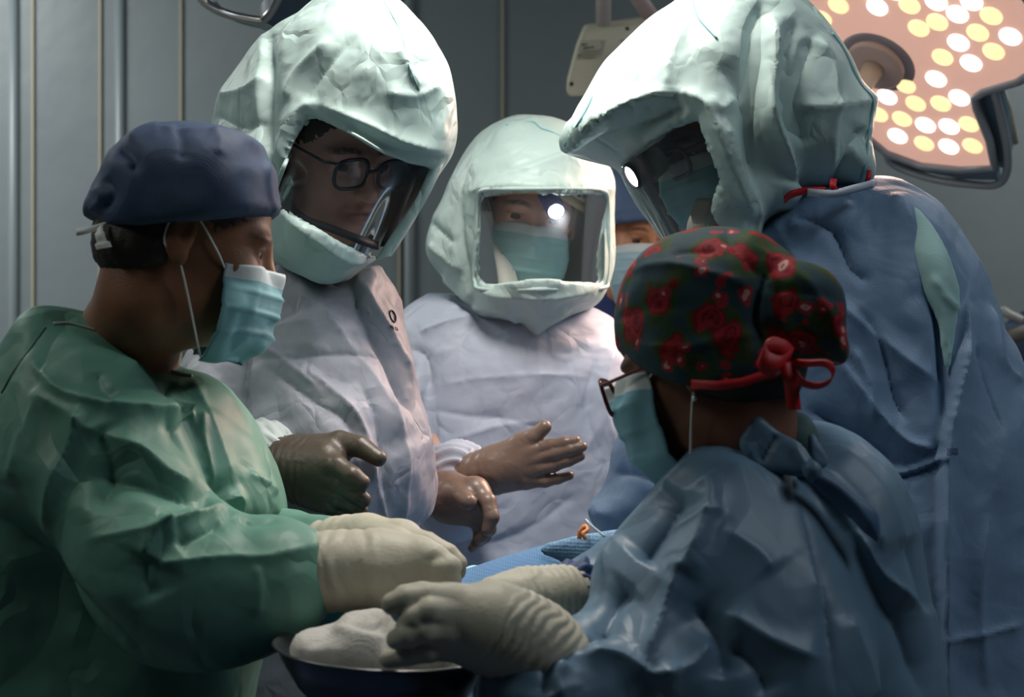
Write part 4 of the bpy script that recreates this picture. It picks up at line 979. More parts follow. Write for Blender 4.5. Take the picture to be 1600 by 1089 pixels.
# ================================================================== patient under drapes, table
ot = empty('operating_table', (.01, 2.17, 0), 'operating table covered by a pale blue sterile drape between the surgeons', 'operating table')
v = Vol((-.75, 1.85, .75), (.95, 2.55, 1.06), .01)
v.ell((.01, 2.17, .93), (.13, .33, .07), pw=2)
cloth('table_drape', v, mat('drape_blue', (.12, .24, .40), .55, [('voronoi', 7, .008), ('weave', 260, .0006)], .35), ot, cr=((.12, .02),), seed=5)
v, f = join(box((-.07, 1.92, .82), (.09, 2.42, .88)), box((-.04, 2.05, .1), (.06, 2.3, .82)), box((-.07, 1.95, .0), (.09, 2.42, .1))); mesh_obj('table_frame', v, f, mat('steel', (.5, .5, .5), .3, metal=.9), ot, smooth=False)
v = Vol((-.14, 1.70, .92), (.44, 2.20, 1.3), .005)
v.inflate([(700, 915), (735, 900), (790, 880), (840, 863), (890, 847), (940, 836), (985, 832), (1080, 838), (1130, 880), (1130, 960), (1050, 985), (930, 990), (860, 975), (780, 975), (715, 955)], 1.92, .10, .07, [(720, 920, 1.99), (1000, 890, 1.94)])
pd = cloth('draped_limb', v, mat('limb_drape', (.10, .22, .40), .55, [('weave', 330, .0006), ('noise', 12, .003)], .4), None, [([(840, 866), (880, 885), (915, 905), (950, 915)], .004, .003, 'step')], ((.13, .004),), 8)
tag(pd, 'raised limb wrapped in blue dimpled sterile drape behind the cream gloved hands', 'draped limb')
v = Vol((.0, 1.66, .98), (.22, 1.92, 1.24), .004)
v.inflate([(842, 866), (895, 846), (945, 835), (990, 831), (1040, 850), (1040, 915), (950, 917), (912, 905), (880, 886)], 1.81, .012, .02, [(850, 870, 1.86), (1000, 870, 1.83)])
tag(cloth('sterile_sheet', v, mat('sheet_perforated', (.17, .32, .50), .55, [('weave', 230, .0009)], .4), None, (), ((.1, .003),), 8), 'lighter blue perforated sheet lapped over the draped limb', 'sheet')
def lump(name, poly, Y, T, D, m, label, cat, cr=((.05, .006),), strokes=(), seed=1, h=.004, depth=None, kind=None):
    P = np.array([W(p[0], p[1], Y) for p in poly]); v = Vol(P.min(0)-[.03, T+.06, .03], P.max(0)+[.03, T+.06, .03], h)
    v.inflate(poly, Y, T, D, depth); o = cloth(name, v, m, None, strokes, cr, seed); tag(o, label, cat, kind=kind); return o
cyan = mat('cyan_drape', (.30, .60, .72), .5, [('voronoi', 22, .004)], .4)
teal = mat('teal_towel', (.03, .16, .17), .6, [('voronoi', 12, .004)], .3)
lump('folded_drape', [(700, 905), (715, 893), (740, 886), (772, 888), (752, 900), (735, 912), (705, 925)], 2.02, .04, .015, cyan, 'crumpled bright cyan drape end behind the fingertips', 'drape', seed=3)
lump('folded_drape', [(470, 815), (500, 808), (540, 814), (562, 830), (560, 850), (480, 850)], 1.89, .03, .02, mat('teal_bright', (.07, .38, .38), .5, [('voronoi', 18, .004)], .4), 'bright teal drape corner under the brown glove at left', 'drape', seed=4)
lump('folded_towel', [(430, 985), (450, 950), (500, 935), (560, 938), (606, 962), (600, 985), (540, 985), (500, 1000), (450, 1010)], 1.73, .04, .03, teal, 'dark teal towel under the cream gloved wrist at left', 'towel', seed=5)
lump('folded_drape', [(505, 996), (540, 975), (590, 955), (640, 950), (680, 975), (700, 1010), (600, 1030), (520, 1030)], 1.655, .02, .02, blue, 'blue drape edge behind the white gauze in the basin', 'drape', seed=6)
lump('folded_drape', [(810, 975), (850, 968), (930, 972), (960, 990), (940, 1015), (860, 1010), (820, 1000)], 1.69, .04, .02, mat('drape_teal_blue', (.10, .30, .42), .5, [('weave', 230, .002)], .4), 'teal blue dimpled drape between the wrists of the person with the floral cap', 'drape', seed=7)
# clip and tubing
v, f = tube(catmull(wpts([(905, 842, 1.80), (907, 830, 1.80), (914, 822, 1.80), (918, 828, 1.795), (911, 834, 1.79), (916, 842, 1.79)]), 6), .0028, 8)
o = mesh_obj('towel_clip', v, f, mat('orange_plastic', (.75, .28, .1), .35), None); tag(o, 'small orange loop clip on the edge of the blue sheet', 'clip')
v, f = tube(catmull(wpts([(915, 812, 1.84), (925, 822, 1.82), (945, 838, 1.80)]), 6), .0016, 8)
o = mesh_obj('suction_tube', v, f, mat('tube_clear', (.4, .5, .55), .2), None); tag(o, 'thin clear tube beside the orange clip', 'tube')

# ================================================================== instrument stand, basin and gauze in the foreground
ms = empty('instrument_table', (-.12, 1.5, 0), 'instrument stand draped in navy blue sheet in the foreground below the basin', 'table')
v = Vol((-.42, 1.22, .72), (.40, 1.76, 1.07), .008)
X, Yy, Z = v.ax[0][:, None, None], v.ax[1][None, :, None], v.ax[2][None, None, :]
q = np.stack(np.broadcast_arrays(np.maximum(np.abs(X+.155)-.10, 0), np.maximum(np.abs(Yy-1.47)-.14, 0), np.maximum(np.abs(Z-.885)-.095, 0)))
v.f = (np.sqrt((q**2).sum(0))-.055).astype(np.float32)
cloth('drape', v, navy, ms, cr=((.12, .010), (.05, .003)), seed=3)
v, f = join(box((-.26, 1.36, .80), (.02, 1.58, .84)), box((-.14, 1.45, .06), (-.10, 1.49, .80)), box((-.27, 1.3, .0), (.03, 1.34, .05)), box((-.27, 1.60, .0), (.03, 1.64, .05)), box((-.14, 1.3, .01), (-.10, 1.64, .06)))
mesh_obj('stand_frame', v, f, MATS['steel'], ms, smooth=False)
bc = W(600, 1012, 1.51); R = .104
V = []; F = []; K = 72
prof = [(.0, -.058), (.050, -.058), (.064, -.053), (.080, -.035), (.094, -.012), (.100, -.001), (.1055, .002), (.1075, .0005), (.1055, -.001), (.102, -.004), (.096, -.017), (.083, -.039), (.067, -.056), (.052, -.061), (0, -.061)]
for r, z in prof:
    for k in range(K): t = 2*math.pi*k/K; V.append((bc[0]+r*1.02*math.cos(t), bc[1]+r*.98*math.sin(t), bc[2]+z+.012*(-math.cos(t)*.5+.25*math.sin(t)*.5)*(r/.1)))
for i in range(len(prof)-1):
    for k in range(K): F.append((i*K+k, (i+1)*K+k, (i+1)*K+(k+1) % K, i*K+(k+1) % K))
bo = mesh_obj('steel_basin', V, F, mat('basin_steel', (.22, .23, .24), .3, metal=.9), None); tag(bo, 'dark steel round basin holding white gauze in the foreground', 'basin')
gz = mat('gauze', (.62, .60, .56), .85, [('noise', 60, .004), ('weave', 500, .001)], .1)
lump('gauze_pile', [(468, 1000), (478, 990), (500, 987), (520, 984), (545, 968), (565, 960), (585, 950), (603, 955), (612, 972), (624, 985), (645, 1000), (700, 1012), (715, 1030), (690, 1055), (600, 1062), (520, 1050), (480, 1030)], 1.51, .055, .04, gz, 'crumpled white gauze heaped in the steel basin', 'gauze', ((.05, .014), (.02, .003)), [([(520, 985), (560, 990), (600, 1000)], .006, .006), ([(545, 975), (575, 985), (600, 975)], -.006, .005)], 12)
tr = []
for i in range(3): tr.append(tube([W(742, 1046+i*9, 1.56), W(762, 1044+i*9, 1.52), W(800, 1046+i*9, 1.50)], .0022, 8))
tr.append(tube([W(748, 1040, 1.55), W(746, 1060, 1.55), W(742, 1076, 1.55)], .0022, 8))
v, f = join(*tr); o = mesh_obj('wire_rack', v, f, mat('bright_steel', (.7, .7, .7), .15, metal=1), None); tag(o, 'shiny steel wire rack beside the right edge of the basin', 'rack')

# equipment far right
eq = empty('equipment_cart', W(1600, 560, 3.7)*[1, 1, 0], 'covered equipment with navy sheet and beige rolled pad at the far right edge', 'equipment')
def part_lump(name, poly, Y, T, D, m, parent, cr, seed=1, h=.008, depth=None, strokes=()):
    P = np.array([W(p[0], p[1], Y) for p in poly]); v = Vol(P.min(0)-[.04, T+.08, .04], P.max(0)+[.04, T+.08, .04], h)
    v.inflate(poly, Y, T, D, depth); return cloth(name, v, m, parent, strokes, cr, seed)
part_lump('sheet', [(1548, 515), (1580, 505), (1600, 485), (1640, 480), (1700, 500), (1710, 700), (1710, 1440), (1540, 1440), (1535, 800), (1540, 560)], 3.7, .15, .08, mat('navy_sheet', (.035, .06, .12), .6, [('voronoi', 6, .01)], .3), eq, ((.12, .02),))
v, f = tube(catmull(wpts([(1552, 520, 3.5), (1575, 526, 3.49), (1600, 520, 3.48), (1660, 510, 3.5)]), 6), .03, 14, flat=.6); mesh_obj('rolled_pad', v, f, mat('pad_beige', (.20, .18, .16), .6), eq)
v, f = tube(catmull(wpts([(1556, 500, 3.5), (1566, 486, 3.49), (1578, 492, 3.48), (1596, 500, 3.48)]), 6), .015, 12, flat=.7); mesh_obj('hose_end', v, f, mat('pad_cream', (.36, .36, .33), .5), eq)

# ================================================================== person with floral cap
p6 = empty('person', W(1180, 544, 1.62)*[1, 1, 0], 'person seen from behind with flower patterned cap, red ribbon and steel blue gown', 'person')
H6 = Head(W(1106, 560, 1.60), -120, 20, 0, .94)
sk6 = [[(*W(1180, 720, 1.66), .06), (*W(1210, 860, 1.66), .11), (*W(1230, 1050, 1.68), .12), (*W(1230, 1250, 1.68), .12)],
       [(*W(1150, 850, 1.58), .05), (*W(1050, 1060, 1.50), .045), (*W(870, 1045, 1.45), .035)],
       [(*W(1120, 780, 1.72), .045), (*W(1040, 960, 1.72), .04), (*W(900, 935, 1.62), .028)],
       [(.24, 1.7, .85, .09), (.24, 1.7, .5, .06), (.24, 1.7, .06, .05), (.18, 1.76, .04, .035)], [(.38, 1.7, .85, .09), (.38, 1.7, .5, .06), (.38, 1.7, .06, .05), (.32, 1.76, .04, .035)]]
body(p6, H6, (.19, .085, .055), sk6, nk=(-.015, -.09, .05))
v = Vol(H6.c-.17, H6.c+.19, .0045)
v.ell(H6.P(-.045, 0, -.035), (.05, .060, .045), H6.B, .02); v.ell(H6.P(-.03, 0, .0), (.082, .0785, .06), H6.B, .02)
V, Q = v.mesh(); mesh_obj('hair', V, Q, mat('hair_dark6', (.008, .007, .007), .5, [('noise', 500, .001)]), p6)
m6 = mat('mask_blue6', (.17, .38, .47), .6, [('ridge', 30, .001), ('weave', 900, .0004)], .3)
mask(p6, H6, m6, top=-.002, bot=-.125, wide=80, crs=.006, bulge=.006)
glasses(p6, H6, (.11, .02, .02), w=.026, h=.021, f0=.118, u0=-.006, rr=.0025, metal=.3)
v, f = tube([H6.P(-.006, .083, -.046), H6.P(-.006, .0885, -.046)], .0032, 12); mesh_obj('earring', v, f, mat('earring', (.5, .5, .5), .2, metal=.8), p6)
# floral cotton
def floral():
    m = bpy.data.materials.new('floral_cotton'); m.use_nodes = True; nt = m.node_tree; N = nt.nodes; L = nt.links; b = N['Principled BSDF']
    b.inputs['Roughness'].default_value = .75; b.inputs['Specular IOR Level'].default_value = .2
    tc = N.new('ShaderNodeTexCoord')
    nz = N.new('ShaderNodeTexNoise'); nz.inputs['Scale'].default_value = 45; nz.inputs['Detail'].default_value = 3; L.new(tc.outputs['Object'], nz.inputs['Vector'])
    ad = N.new('ShaderNodeVectorMath'); ad.operation = 'MULTIPLY_ADD'; L.new(nz.outputs['Color'], ad.inputs[0]); ad.inputs[1].default_value = (.026,)*3; L.new(tc.outputs['Object'], ad.inputs[2])
    def lay(scale, thr_rand, stops, base, warp=True):
        v = N.new('ShaderNodeTexVoronoi'); v.inputs['Scale'].default_value = scale; L.new(ad.outputs[0] if warp else tc.outputs['Object'], v.inputs['Vector'])
        mul = N.new('ShaderNodeMath'); mul.operation = 'MULTIPLY'; mul.inputs[1].default_value = 1; L.new(v.outputs['Distance'], mul.inputs[0])
        sp = N.new('ShaderNodeSeparateColor'); L.new(v.outputs['Color'], sp.inputs[0])
        gt = N.new('ShaderNodeMath'); gt.operation = 'LESS_THAN'; gt.inputs[1].default_value = thr_rand; L.new(sp.outputs[0], gt.inputs[0])
        cr = N.new('ShaderNodeValToRGB'); cr.color_ramp.interpolation = 'CONSTANT'; e = cr.color_ramp.elements
        e[0].position = 0; e[0].color = (*stops[0][1], 1); e[1].position = stops[1][0]; e[1].color = (*stops[1][1], 1)
        for p, c in stops[2:]: x = e.new(p); x.color = (*c, 1)
        L.new(mul.outputs[0], cr.inputs[0])
        inside = N.new('ShaderNodeMath'); inside.operation = 'LESS_THAN'; inside.inputs[1].default_value = stops[-1][0]+.1; L.new(mul.outputs[0], inside.inputs[0])
        an = N.new('ShaderNodeMath'); an.operation = 'MULTIPLY'; L.new(gt.outputs[0], an.inputs[0]); L.new(inside.outputs[0], an.inputs[1])
        mx = N.new('ShaderNodeMix'); mx.data_type = 'RGBA'; L.new(an.outputs[0], mx.inputs[0]); L.new(base, mx.inputs[6]); L.new(cr.outputs[0], mx.inputs[7]); return mx.outputs[2]
    rgb = N.new('ShaderNodeRGB'); rgb.outputs[0].default_value = (.022, .050, .064, 1)
    # leaves
    n2 = N.new('ShaderNodeTexNoise'); n2.inputs['Scale'].default_value = 34; n2.inputs['Detail'].default_value = 2; L.new(tc.outputs['Object'], n2.inputs['Vector'])
    c1 = lay(30, .68, [(0, (.10, .004, .01)), (.12, (.22, .010, .015)), (.20, (.13, .005, .010)), (.27, (.26, .012, .02)), (.38, (.15, .006, .010)), (.46, (.025, .055, .015)), (.56, (.03, .06, .03))], rgb.outputs[0])
    c2 = lay(52, .28, [(0, (.10, .01, .01)), (.09, (.50, .27, .26)), (.24, (.26, .02, .03)), (.34, (.30, .02, .03))], c1)
    L.new(c2, b.inputs['Base Color'])
    w_ = N.new('ShaderNodeTexNoise'); w_.inputs['Scale'].default_value = 18; L.new(tc.outputs['Object'], w_.inputs['Vector'])
    bp = N.new('ShaderNodeBump'); bp.inputs['Distance'].default_value = .004; L.new(w_.outputs[0], bp.inputs['Height']); L.new(bp.outputs[0], b.inputs['Normal'])
    return m
fl = floral()
v = Vol(W(950, 630, 1.6)-[.02, .16, .02], W(1340, 340, 1.6)+[.02, .18, .02], .0038)
v.inflate([(965, 520), (966, 475), (978, 430), (998, 400), (1030, 377), (1075, 363), (1120, 358), (1165, 362), (1205, 380), (1235, 405), (1255, 450), (1260, 520), (1245, 600), (1200, 650), (1130, 665), (1070, 660), (1015, 640), (978, 570)], 1.60, .098, .06, [(1000, 450, 1.62), (1200, 480, 1.59)]); v.cut([(940, 545), (972, 545), (985, 562), (1010, 585), (1060, 602), (1120, 605), (1190, 592), (1240, 570), (1300, 560), (1300, 720), (940, 720)], 1.60, .3)
v.skull(H6); v.cut([(940, 545), (972, 545), (985, 562), (1010, 585), (1060, 602), (1120, 605), (1190, 592), (1240, 570), (1300, 560), (1300, 720), (940, 720)], 1.60, .3)
v.inflate([(1190, 440), (1200, 420), (1225, 405), (1260, 408), (1290, 421), (1308, 445), (1316, 480), (1316, 520), (1321, 548), (1314, 567), (1290, 565), (1250, 560), (1215, 552), (1195, 520), (1186, 480)], 1.545, .06, .045, k=.006)
stc = [([(1205, 415), (1190, 450), (1184, 500), (1195, 545)], -.012, .007), ([(1205, 418), (1192, 460), (1190, 510)], .006, .006, 'step'), ([(985, 425), (1050, 415), (1120, 430), (1180, 450)], .005, .006), ([(1000, 540), (1060, 545), (1130, 530), (1190, 520)], .005, .006),
       ([(1130, 365), (1160, 400), (1190, 430)], -.005, .005), ([(1050, 400), (1080, 395), (1120, 394)], -.005, .004), ([(1225, 410), (1270, 450), (1300, 500), (1310, 560)], .006, .006), ([(1200, 450), (1250, 455), (1305, 465)], -.004, .004), ([(1190, 500), (1230, 530), (1290, 560)], -.005, .006),
       ([(1160, 375), (1200, 400), (1235, 412)], .004, .005), ([(960, 500), (1010, 480), (1080, 480)], -.003, .006)]
cp = cloth('floral_cap', v, fl, p6, stc, ((.07, .006), (.035, .003)), 8, label='dark teal cap printed with red and pink flowers and gathered bun')
bc6 = bvh_of(cp)
rib = mat('ribbon_red', (.50, .012, .018), .4, [('weave', 900, .0003)], .5)
v, f = strip([on(bc6, x, y, .003, 1.52) for x, y in [(1080, 600), (1120, 602), (1160, 597), (1195, 585), (1225, 572), (1240, 562)]], .009, .002, side=(0, 0, 1)); rb = mesh_obj('ribbon', v, f, rib, p6, label='red ribbon')
sub(mesh_obj('bow_loop', *strip(catmull(wpts([(1230, 562, 1.475), (1215, 572, 1.46), (1196, 566, 1.455), (1190, 552, 1.455), (1202, 543, 1.46), (1222, 548, 1.468), (1234, 560, 1.475)]), 6), .022, .0015, side=(.35, -.1, .9)), rib, p6), rb)
sub(mesh_obj('bow_loop', *strip(catmull(wpts([(1240, 566, 1.475), (1262, 568, 1.46), (1290, 568, 1.45), (1302, 580, 1.445), (1296, 596, 1.45), (1276, 603, 1.46), (1252, 596, 1.47), (1240, 575, 1.475)]), 6), .010, .0015, side=(.1, -.8, .6)), rib, p6), rb)
sub(mesh_obj('ribbon_tail', *strip(catmull(wpts([(1228, 566, 1.473), (1234, 590, 1.465), (1238, 612, 1.47), (1241, 640, 1.475)]), 6), .0135, .0015, side=(1, .1, 0)), rib, p6), rb)
# gown
torso6 = [(1118, 706), (1075, 732), (1030, 772), (990, 815), (955, 850), (930, 885), (915, 930), (905, 1000), (900, 1100), (880, 1300), (870, 1560), (1540, 1560), (1500, 1300), (1470, 1150), (1455, 1040), (1447, 960), (1432, 870), (1412, 785), (1382, 722), (1335, 682), (1285, 664), (1240, 668), (1200, 690), (1160, 702)]
arm6 = [(1100, 720), (1040, 775), (975, 840), (935, 885), (922, 935), (912, 975), (870, 985), (830, 992), (793, 1008), (762, 1030), (746, 1060), (744, 1100), (790, 1128), (900, 1150), (1060, 1230), (1220, 1220), (1320, 1120), (1350, 1000), (1320, 880), (1250, 780), (1180, 730)]
st6 = [([(1105, 720), (1060, 760), (1005, 810), (960, 860), (945, 900)], .008, .004), ([(1000, 880), (1040, 830), (1075, 780)], -.022, .018), ([(1060, 900), (1090, 850), (1110, 790), (1100, 760)], .016, .012),
       ([(990, 1050), (1030, 970), (1055, 910), (1060, 880)], .012, .008), ([(940, 1000), (960, 950), (990, 920)], -.014, .012), ([(905, 1025), (960, 1030), (1010, 1058), (1060, 1050)], .014, .008),
       ([(1010, 1060), (1080, 1040), (1110, 1000)], .010, .008), ([(1120, 840), (1180, 870), (1205, 900)], .008, .012), ([(1130, 960), (1200, 1000), (1280, 1030)], .010, .012), ([(1080, 950), (1120, 1000), (1130, 1060)], -.012, .014),
       ([(1215, 745), (1240, 800), (1270, 880), (1290, 950), (1300, 1080)], -.010, .007), ([(1200, 700), (1225, 760), (1260, 860), (1283, 960)], .010, .010),
       ([(1250, 735), (1300, 790), (1340, 850), (1372, 900), (1440, 958)], .018, .010), ([(1280, 745), (1340, 800), (1372, 860)], .010, .010), ([(1310, 790), (1350, 880), (1400, 980), (1430, 1089)], -.016, .014), ([(1300, 700), (1370, 770), (1410, 870)], .006, .02),
       ([(1440, 960), (1430, 900), (1405, 840)], -.010, .010), ([(1050, 830), (1090, 825), (1130, 815)], .006, .005), ([(1200, 1089), (1180, 1040), (1140, 1010)], -.010, .010), ([(830, 1000), (850, 1040), (850, 1089)], -.010, .010),
       ([(880, 1030), (870, 1060), (880, 1089)], .010, .008), ([(950, 985), (930, 1000), (900, 1010)], -.008, .006), ([(1320, 960), (1340, 1030), (1350, 1089)], .008, .01)]
g6 = gown_body(p6, [((torso6, 1.68, .14, .12), dict(depth=[(1150, 720, 1.66), (1250, 850, 1.66), (1250, 1100, 1.68), (1250, 1500, 1.68)])),
                    ((arm6, 1.52, .085, .08), dict(depth=[(1120, 760, 1.58), (1040, 880, 1.54), (1120, 1050, 1.50), (850, 1050, 1.44)], k=.02)),
                    ('chain', [(1010, 1070, 1.49, .075), (850, 1078, 1.435, .055)], .03)],
               'gown', steelblue, (-.08, 1.3, .55), (.58, 1.86, 1.36), strokes=st6, cr=((.24, .030), (.10, .006)), seed=52, sub2=True)
bg6 = bvh_of(g6)
sleeve_cuff6 = gathered(p6, W(925, 935, 1.62), W(882, 936, 1.585), .034, .027, mat('cuff_dark_blue', (.05, .09, .20), .55, [('voronoi', 20, .003)], .3), 'sleeve_cuff', .0035, n=16, seed=6)
v = Vol((.03, 1.48, 1.06), (.18, 1.74, 1.24), .004); v.chain([W(880, 938, 1.60), W(915, 935, 1.62), W(970, 915, 1.64)], [.030, .040, .055], .02)
cloth('far_sleeve', v, steelblue, p6, [], ((.05, .01), (.02, .003)), 4)
# scrub collar and bow of the gown ties at the nape
v = Vol(W(1170, 720, 1.6)-[0, .06, .0], W(1300, 620, 1.6)+[0, .15, .02], .004)
v.inflate([(1195, 665), (1215, 650), (1240, 640), (1262, 650), (1275, 690), (1270, 730), (1235, 735), (1200, 710)], 1.62, .06, .03)
cloth('scrub_collar', v, mat('scrub_green', (.045, .10, .10), .7), p6, (), ((.05, .004),), 2)
def flap(name, poly, Y, T, D, depth, m, parent, strokes=(), cr=((.05, .003),), seed=1, h=.0032, label=None):
    P = np.array([W(p[0], p[1], Y) for p in poly]); ys = [d[2] for d in depth] if depth else [Y]
    lo = P.min(0)-.03; hi = P.max(0)+.03; lo[1] = min(ys)-T-.04; hi[1] = max(ys)+T+.04
    v = Vol(lo, hi, h); v.inflate(poly, Y, T, D, depth, blur=False); return cloth(name, v, m, parent, strokes, cr, seed, label=label)
flap('tie_bow', [(1183, 648), (1205, 665), (1217, 675), (1245, 690), (1262, 712), (1270, 735), (1240, 742), (1195, 734), (1170, 722), (1153, 694), (1165, 670)], 1.53, .009, .008, [(1180, 680, 1.535), (1260, 735, 1.51)], steelblue, p6, [([(1215, 675), (1200, 700), (1187, 725)], -.006, .004), ([(1240, 692), (1250, 715), (1265, 735)], .005, .003)], label='loop of the gown tie at the nape')
flap('tie_tail', [(1262, 730), (1300, 742), (1330, 765), (1372, 803), (1374, 852), (1350, 830), (1310, 795), (1275, 762), (1255, 742)], 1.50, .006, .006, [(1260, 735, 1.505), (1370, 830, 1.50)], mat('tie_blue', (.07, .14, .25), .5, [('voronoi', 10, .003)], .4), p6, [([(1270, 740), (1320, 770), (1370, 830)], .004, .005)], label='darker blue hanging tail of the gown tie')
flap('tie_loop', [(1265, 668), (1280, 690), (1296, 720), (1290, 732), (1270, 734), (1264, 715)], 1.53, .006, .005, [(1270, 700, 1.535)], steelblue, p6)
v, f = tube([W(1258, 738, 1.50), W(1268, 735, 1.497), W(1276, 737, 1.50)], [.008, .012, .008], 12); mesh_obj('knot', v, f, steelblue, p6)
# gloves
hand(p6, [(880, 1045, 1.44, .040), (838, 1013, 1.435, .038), (812, 998, 1.43, .036), (785, 982, 1.42, .034), (770, 976, 1.42, .034)],
     [[(760, 958, 1.42, .024), (700, 938, 1.41, .0125)], [(760, 972, 1.42, .027), (698, 958, 1.405, .0145)], [(758, 990, 1.42, .027), (698, 984, 1.405, .0145)], [(755, 1005, 1.43, .021), (704, 1003, 1.415, .0135)]],
     [[(706, 938, 1.41, .0150), (668, 934, 1.40, .0128), (636, 936, 1.395, .0118), (613, 944, 1.395, .0105)],
      [(704, 958, 1.405, .0140), (672, 955, 1.385, .0118), (648, 965, 1.385, .0108), (634, 976, 1.39, .0095)],
      [(702, 984, 1.405, .0140), (664, 984, 1.385, .0115), (636, 992, 1.385, .0108), (619, 999, 1.39, .0095)],
      [(708, 1004, 1.415, .0130), (668, 1016, 1.40, .0110), (636, 1023, 1.40, .0104), (608, 1030, 1.405, .0092)],
      [(745, 955, 1.45, .017), (700, 934, 1.475, .014), (660, 928, 1.485, .0120), (632, 930, 1.485, .0105)]],
     white, 'near cream glove reaching left over the basin', rings=9, ring_amp=.0024)
hand(p6, [(905, 932, 1.60, .027), (878, 934, 1.585, .027), (858, 937, 1.58, .0265), (835, 940, 1.575, .026), (815, 938, 1.57, .026)],
     [[(812, 932, 1.57, .024), (785, 930, 1.56, .018)], [(812, 946, 1.57, .020), (788, 946, 1.56, .016)]],
     [[(785, 925, 1.56, .016), (768, 922, 1.55, .0125), (762, 932, 1.54, .0100)], [(785, 932, 1.555, .015), (766, 934, 1.545, .0115), (762, 944, 1.54, .0095)],
      [(788, 942, 1.555, .014), (772, 946, 1.55, .011), (768, 954, 1.545, .009)], [(792, 950, 1.56, .013), (780, 956, 1.555, .0100), (776, 962, 1.55, .0085)], [(800, 926, 1.58, .015), (780, 918, 1.59, .0115), (764, 916, 1.6, .0095)]],
     white, 'far cream glove beneath the cuff', rings=9, ring_amp=.0017)

# ================================================================== person in green at the left
p1 = empty('person', W(200, 544, 1.75)*[1, 1, 0], 'person in profile with green gown, dark blue tied cap and blue mask', 'person')
H1 = Head(W(297, 371, 1.73), 104, 16, 0, .97)
sk1 = [[(*W(205, 520, 1.77), .072), (*W(200, 690, 1.78), .12), (*W(180, 900, 1.78), .125), (*W(170, 1150, 1.78), .12)],
       [(*W(120, 630, 1.68), .05), (*W(240, 930, 1.6), .05), (*W(520, 885, 1.6), .03)],
       [(*W(250, 620, 1.86), .05), (*W(370, 820, 1.86), .04), (*W(560, 850, 1.72), .03)],
       [(-.42, 1.76, .85, .09), (-.42, 1.76, .5, .06), (-.42, 1.76, .06, .05), (-.34, 1.74, .04, .035)], [(-.42, 1.95, .85, .09), (-.42, 1.95, .5, .06), (-.42, 1.95, .06, .05), (-.34, 1.93, .04, .035)]]
body(p1, H1, (.235, .105, .058), sk1, fine=.0026, nk=(-.022, -.085, .058))
hair_cap(p1, H1)
mask(p1, H1, maskm, top=-.022, bot=-.124, wide=78, bulge=.006, crs=.008)
v = Vol(W(120, 380, 1.73)-[.02, .14, .02], W(450, 180, 1.73)+[.02, .14, .02], .0042)
v.inflate([(133, 325), (150, 290), (163, 265), (185, 226), (228, 202), (285, 191), (340, 200), (385, 213), (408, 226), (416, 252), (430, 272), (433, 332), (428, 400), (370, 420), (300, 420), (240, 420), (185, 400), (158, 350), (140, 345)], 1.73, .103, .06, [(200, 280, 1.74), (400, 280, 1.73)]); v.skull(H1); v.cut([(90, 362), (172, 361), (240, 361), (300, 356), (370, 346), (433, 333), (480, 325), (480, 460), (90, 460)], 1.73, .3)
c1 = cloth('surgical_cap', v, capblue, p1, [([(166, 362), (240, 350), (330, 338), (430, 318)], -.002, .002), ([(185, 226), (210, 250), (200, 265)], -.008, .006), ([(200, 222), (225, 205), (250, 200)], .006, .006),
      ([(160, 280), (175, 300), (160, 330)], -.008, .006), ([(240, 200), (300, 205), (370, 215), (412, 240)], .004, .004), ([(275, 195), (285, 225), (282, 250)], -.005, .007), ([(416, 250), (418, 300), (428, 335)], .004, .004, 'step'), ([(150, 290), (158, 310), (140, 330)], .006, .005),
      ([(330, 205), (345, 225), (340, 245)], .004, .007)], ((.06, .006), (.03, .002)), 12, label='dark blue surgical cap')
wt = mat('tie_white', (.85, .85, .82), .6)
tb = mesh_obj('cap_tie', *strip(catmull(wpts([(165, 352, 1.66), (150, 356, 1.655), (135, 360, 1.65), (120, 363, 1.65)]), 5), .007, .003, side=(0, .2, 1)), wt, p1, label='white knotted cap tie')
sub(mesh_obj('tie_end', *strip(catmull(wpts([(160, 350, 1.66), (156, 365, 1.65), (160, 380, 1.65), (163, 388, 1.65)]), 5), [.006]*5+[.010]*5+[.016]*6, .003, side=(1, 0, .2)), wt, p1), tb)
torso1 = [(78, 497), (62, 512), (28, 555), (0, 590), (-40, 660), (-70, 800), (-80, 1000), (-90, 1560), (330, 1560), (345, 1250), (400, 1050), (442, 880), (446, 810), (433, 755), (410, 695), (385, 645), (355, 605), (325, 585), (298, 578), (270, 572), (235, 548), (190, 522), (150, 508), (110, 498)]
arm1 = [(30, 560), (80, 530), (140, 538), (200, 568), (250, 625), (290, 700), (330, 765), (360, 790), (395, 802), (440, 806), (480, 822), (508, 848), (517, 895), (510, 940), (485, 972), (440, 1000), (400, 1020), (340, 1036), (290, 1038), (228, 1024), (172, 986), (120, 926), (70, 866), (22, 802), (-12, 740), (-18, 660), (0, 600)]
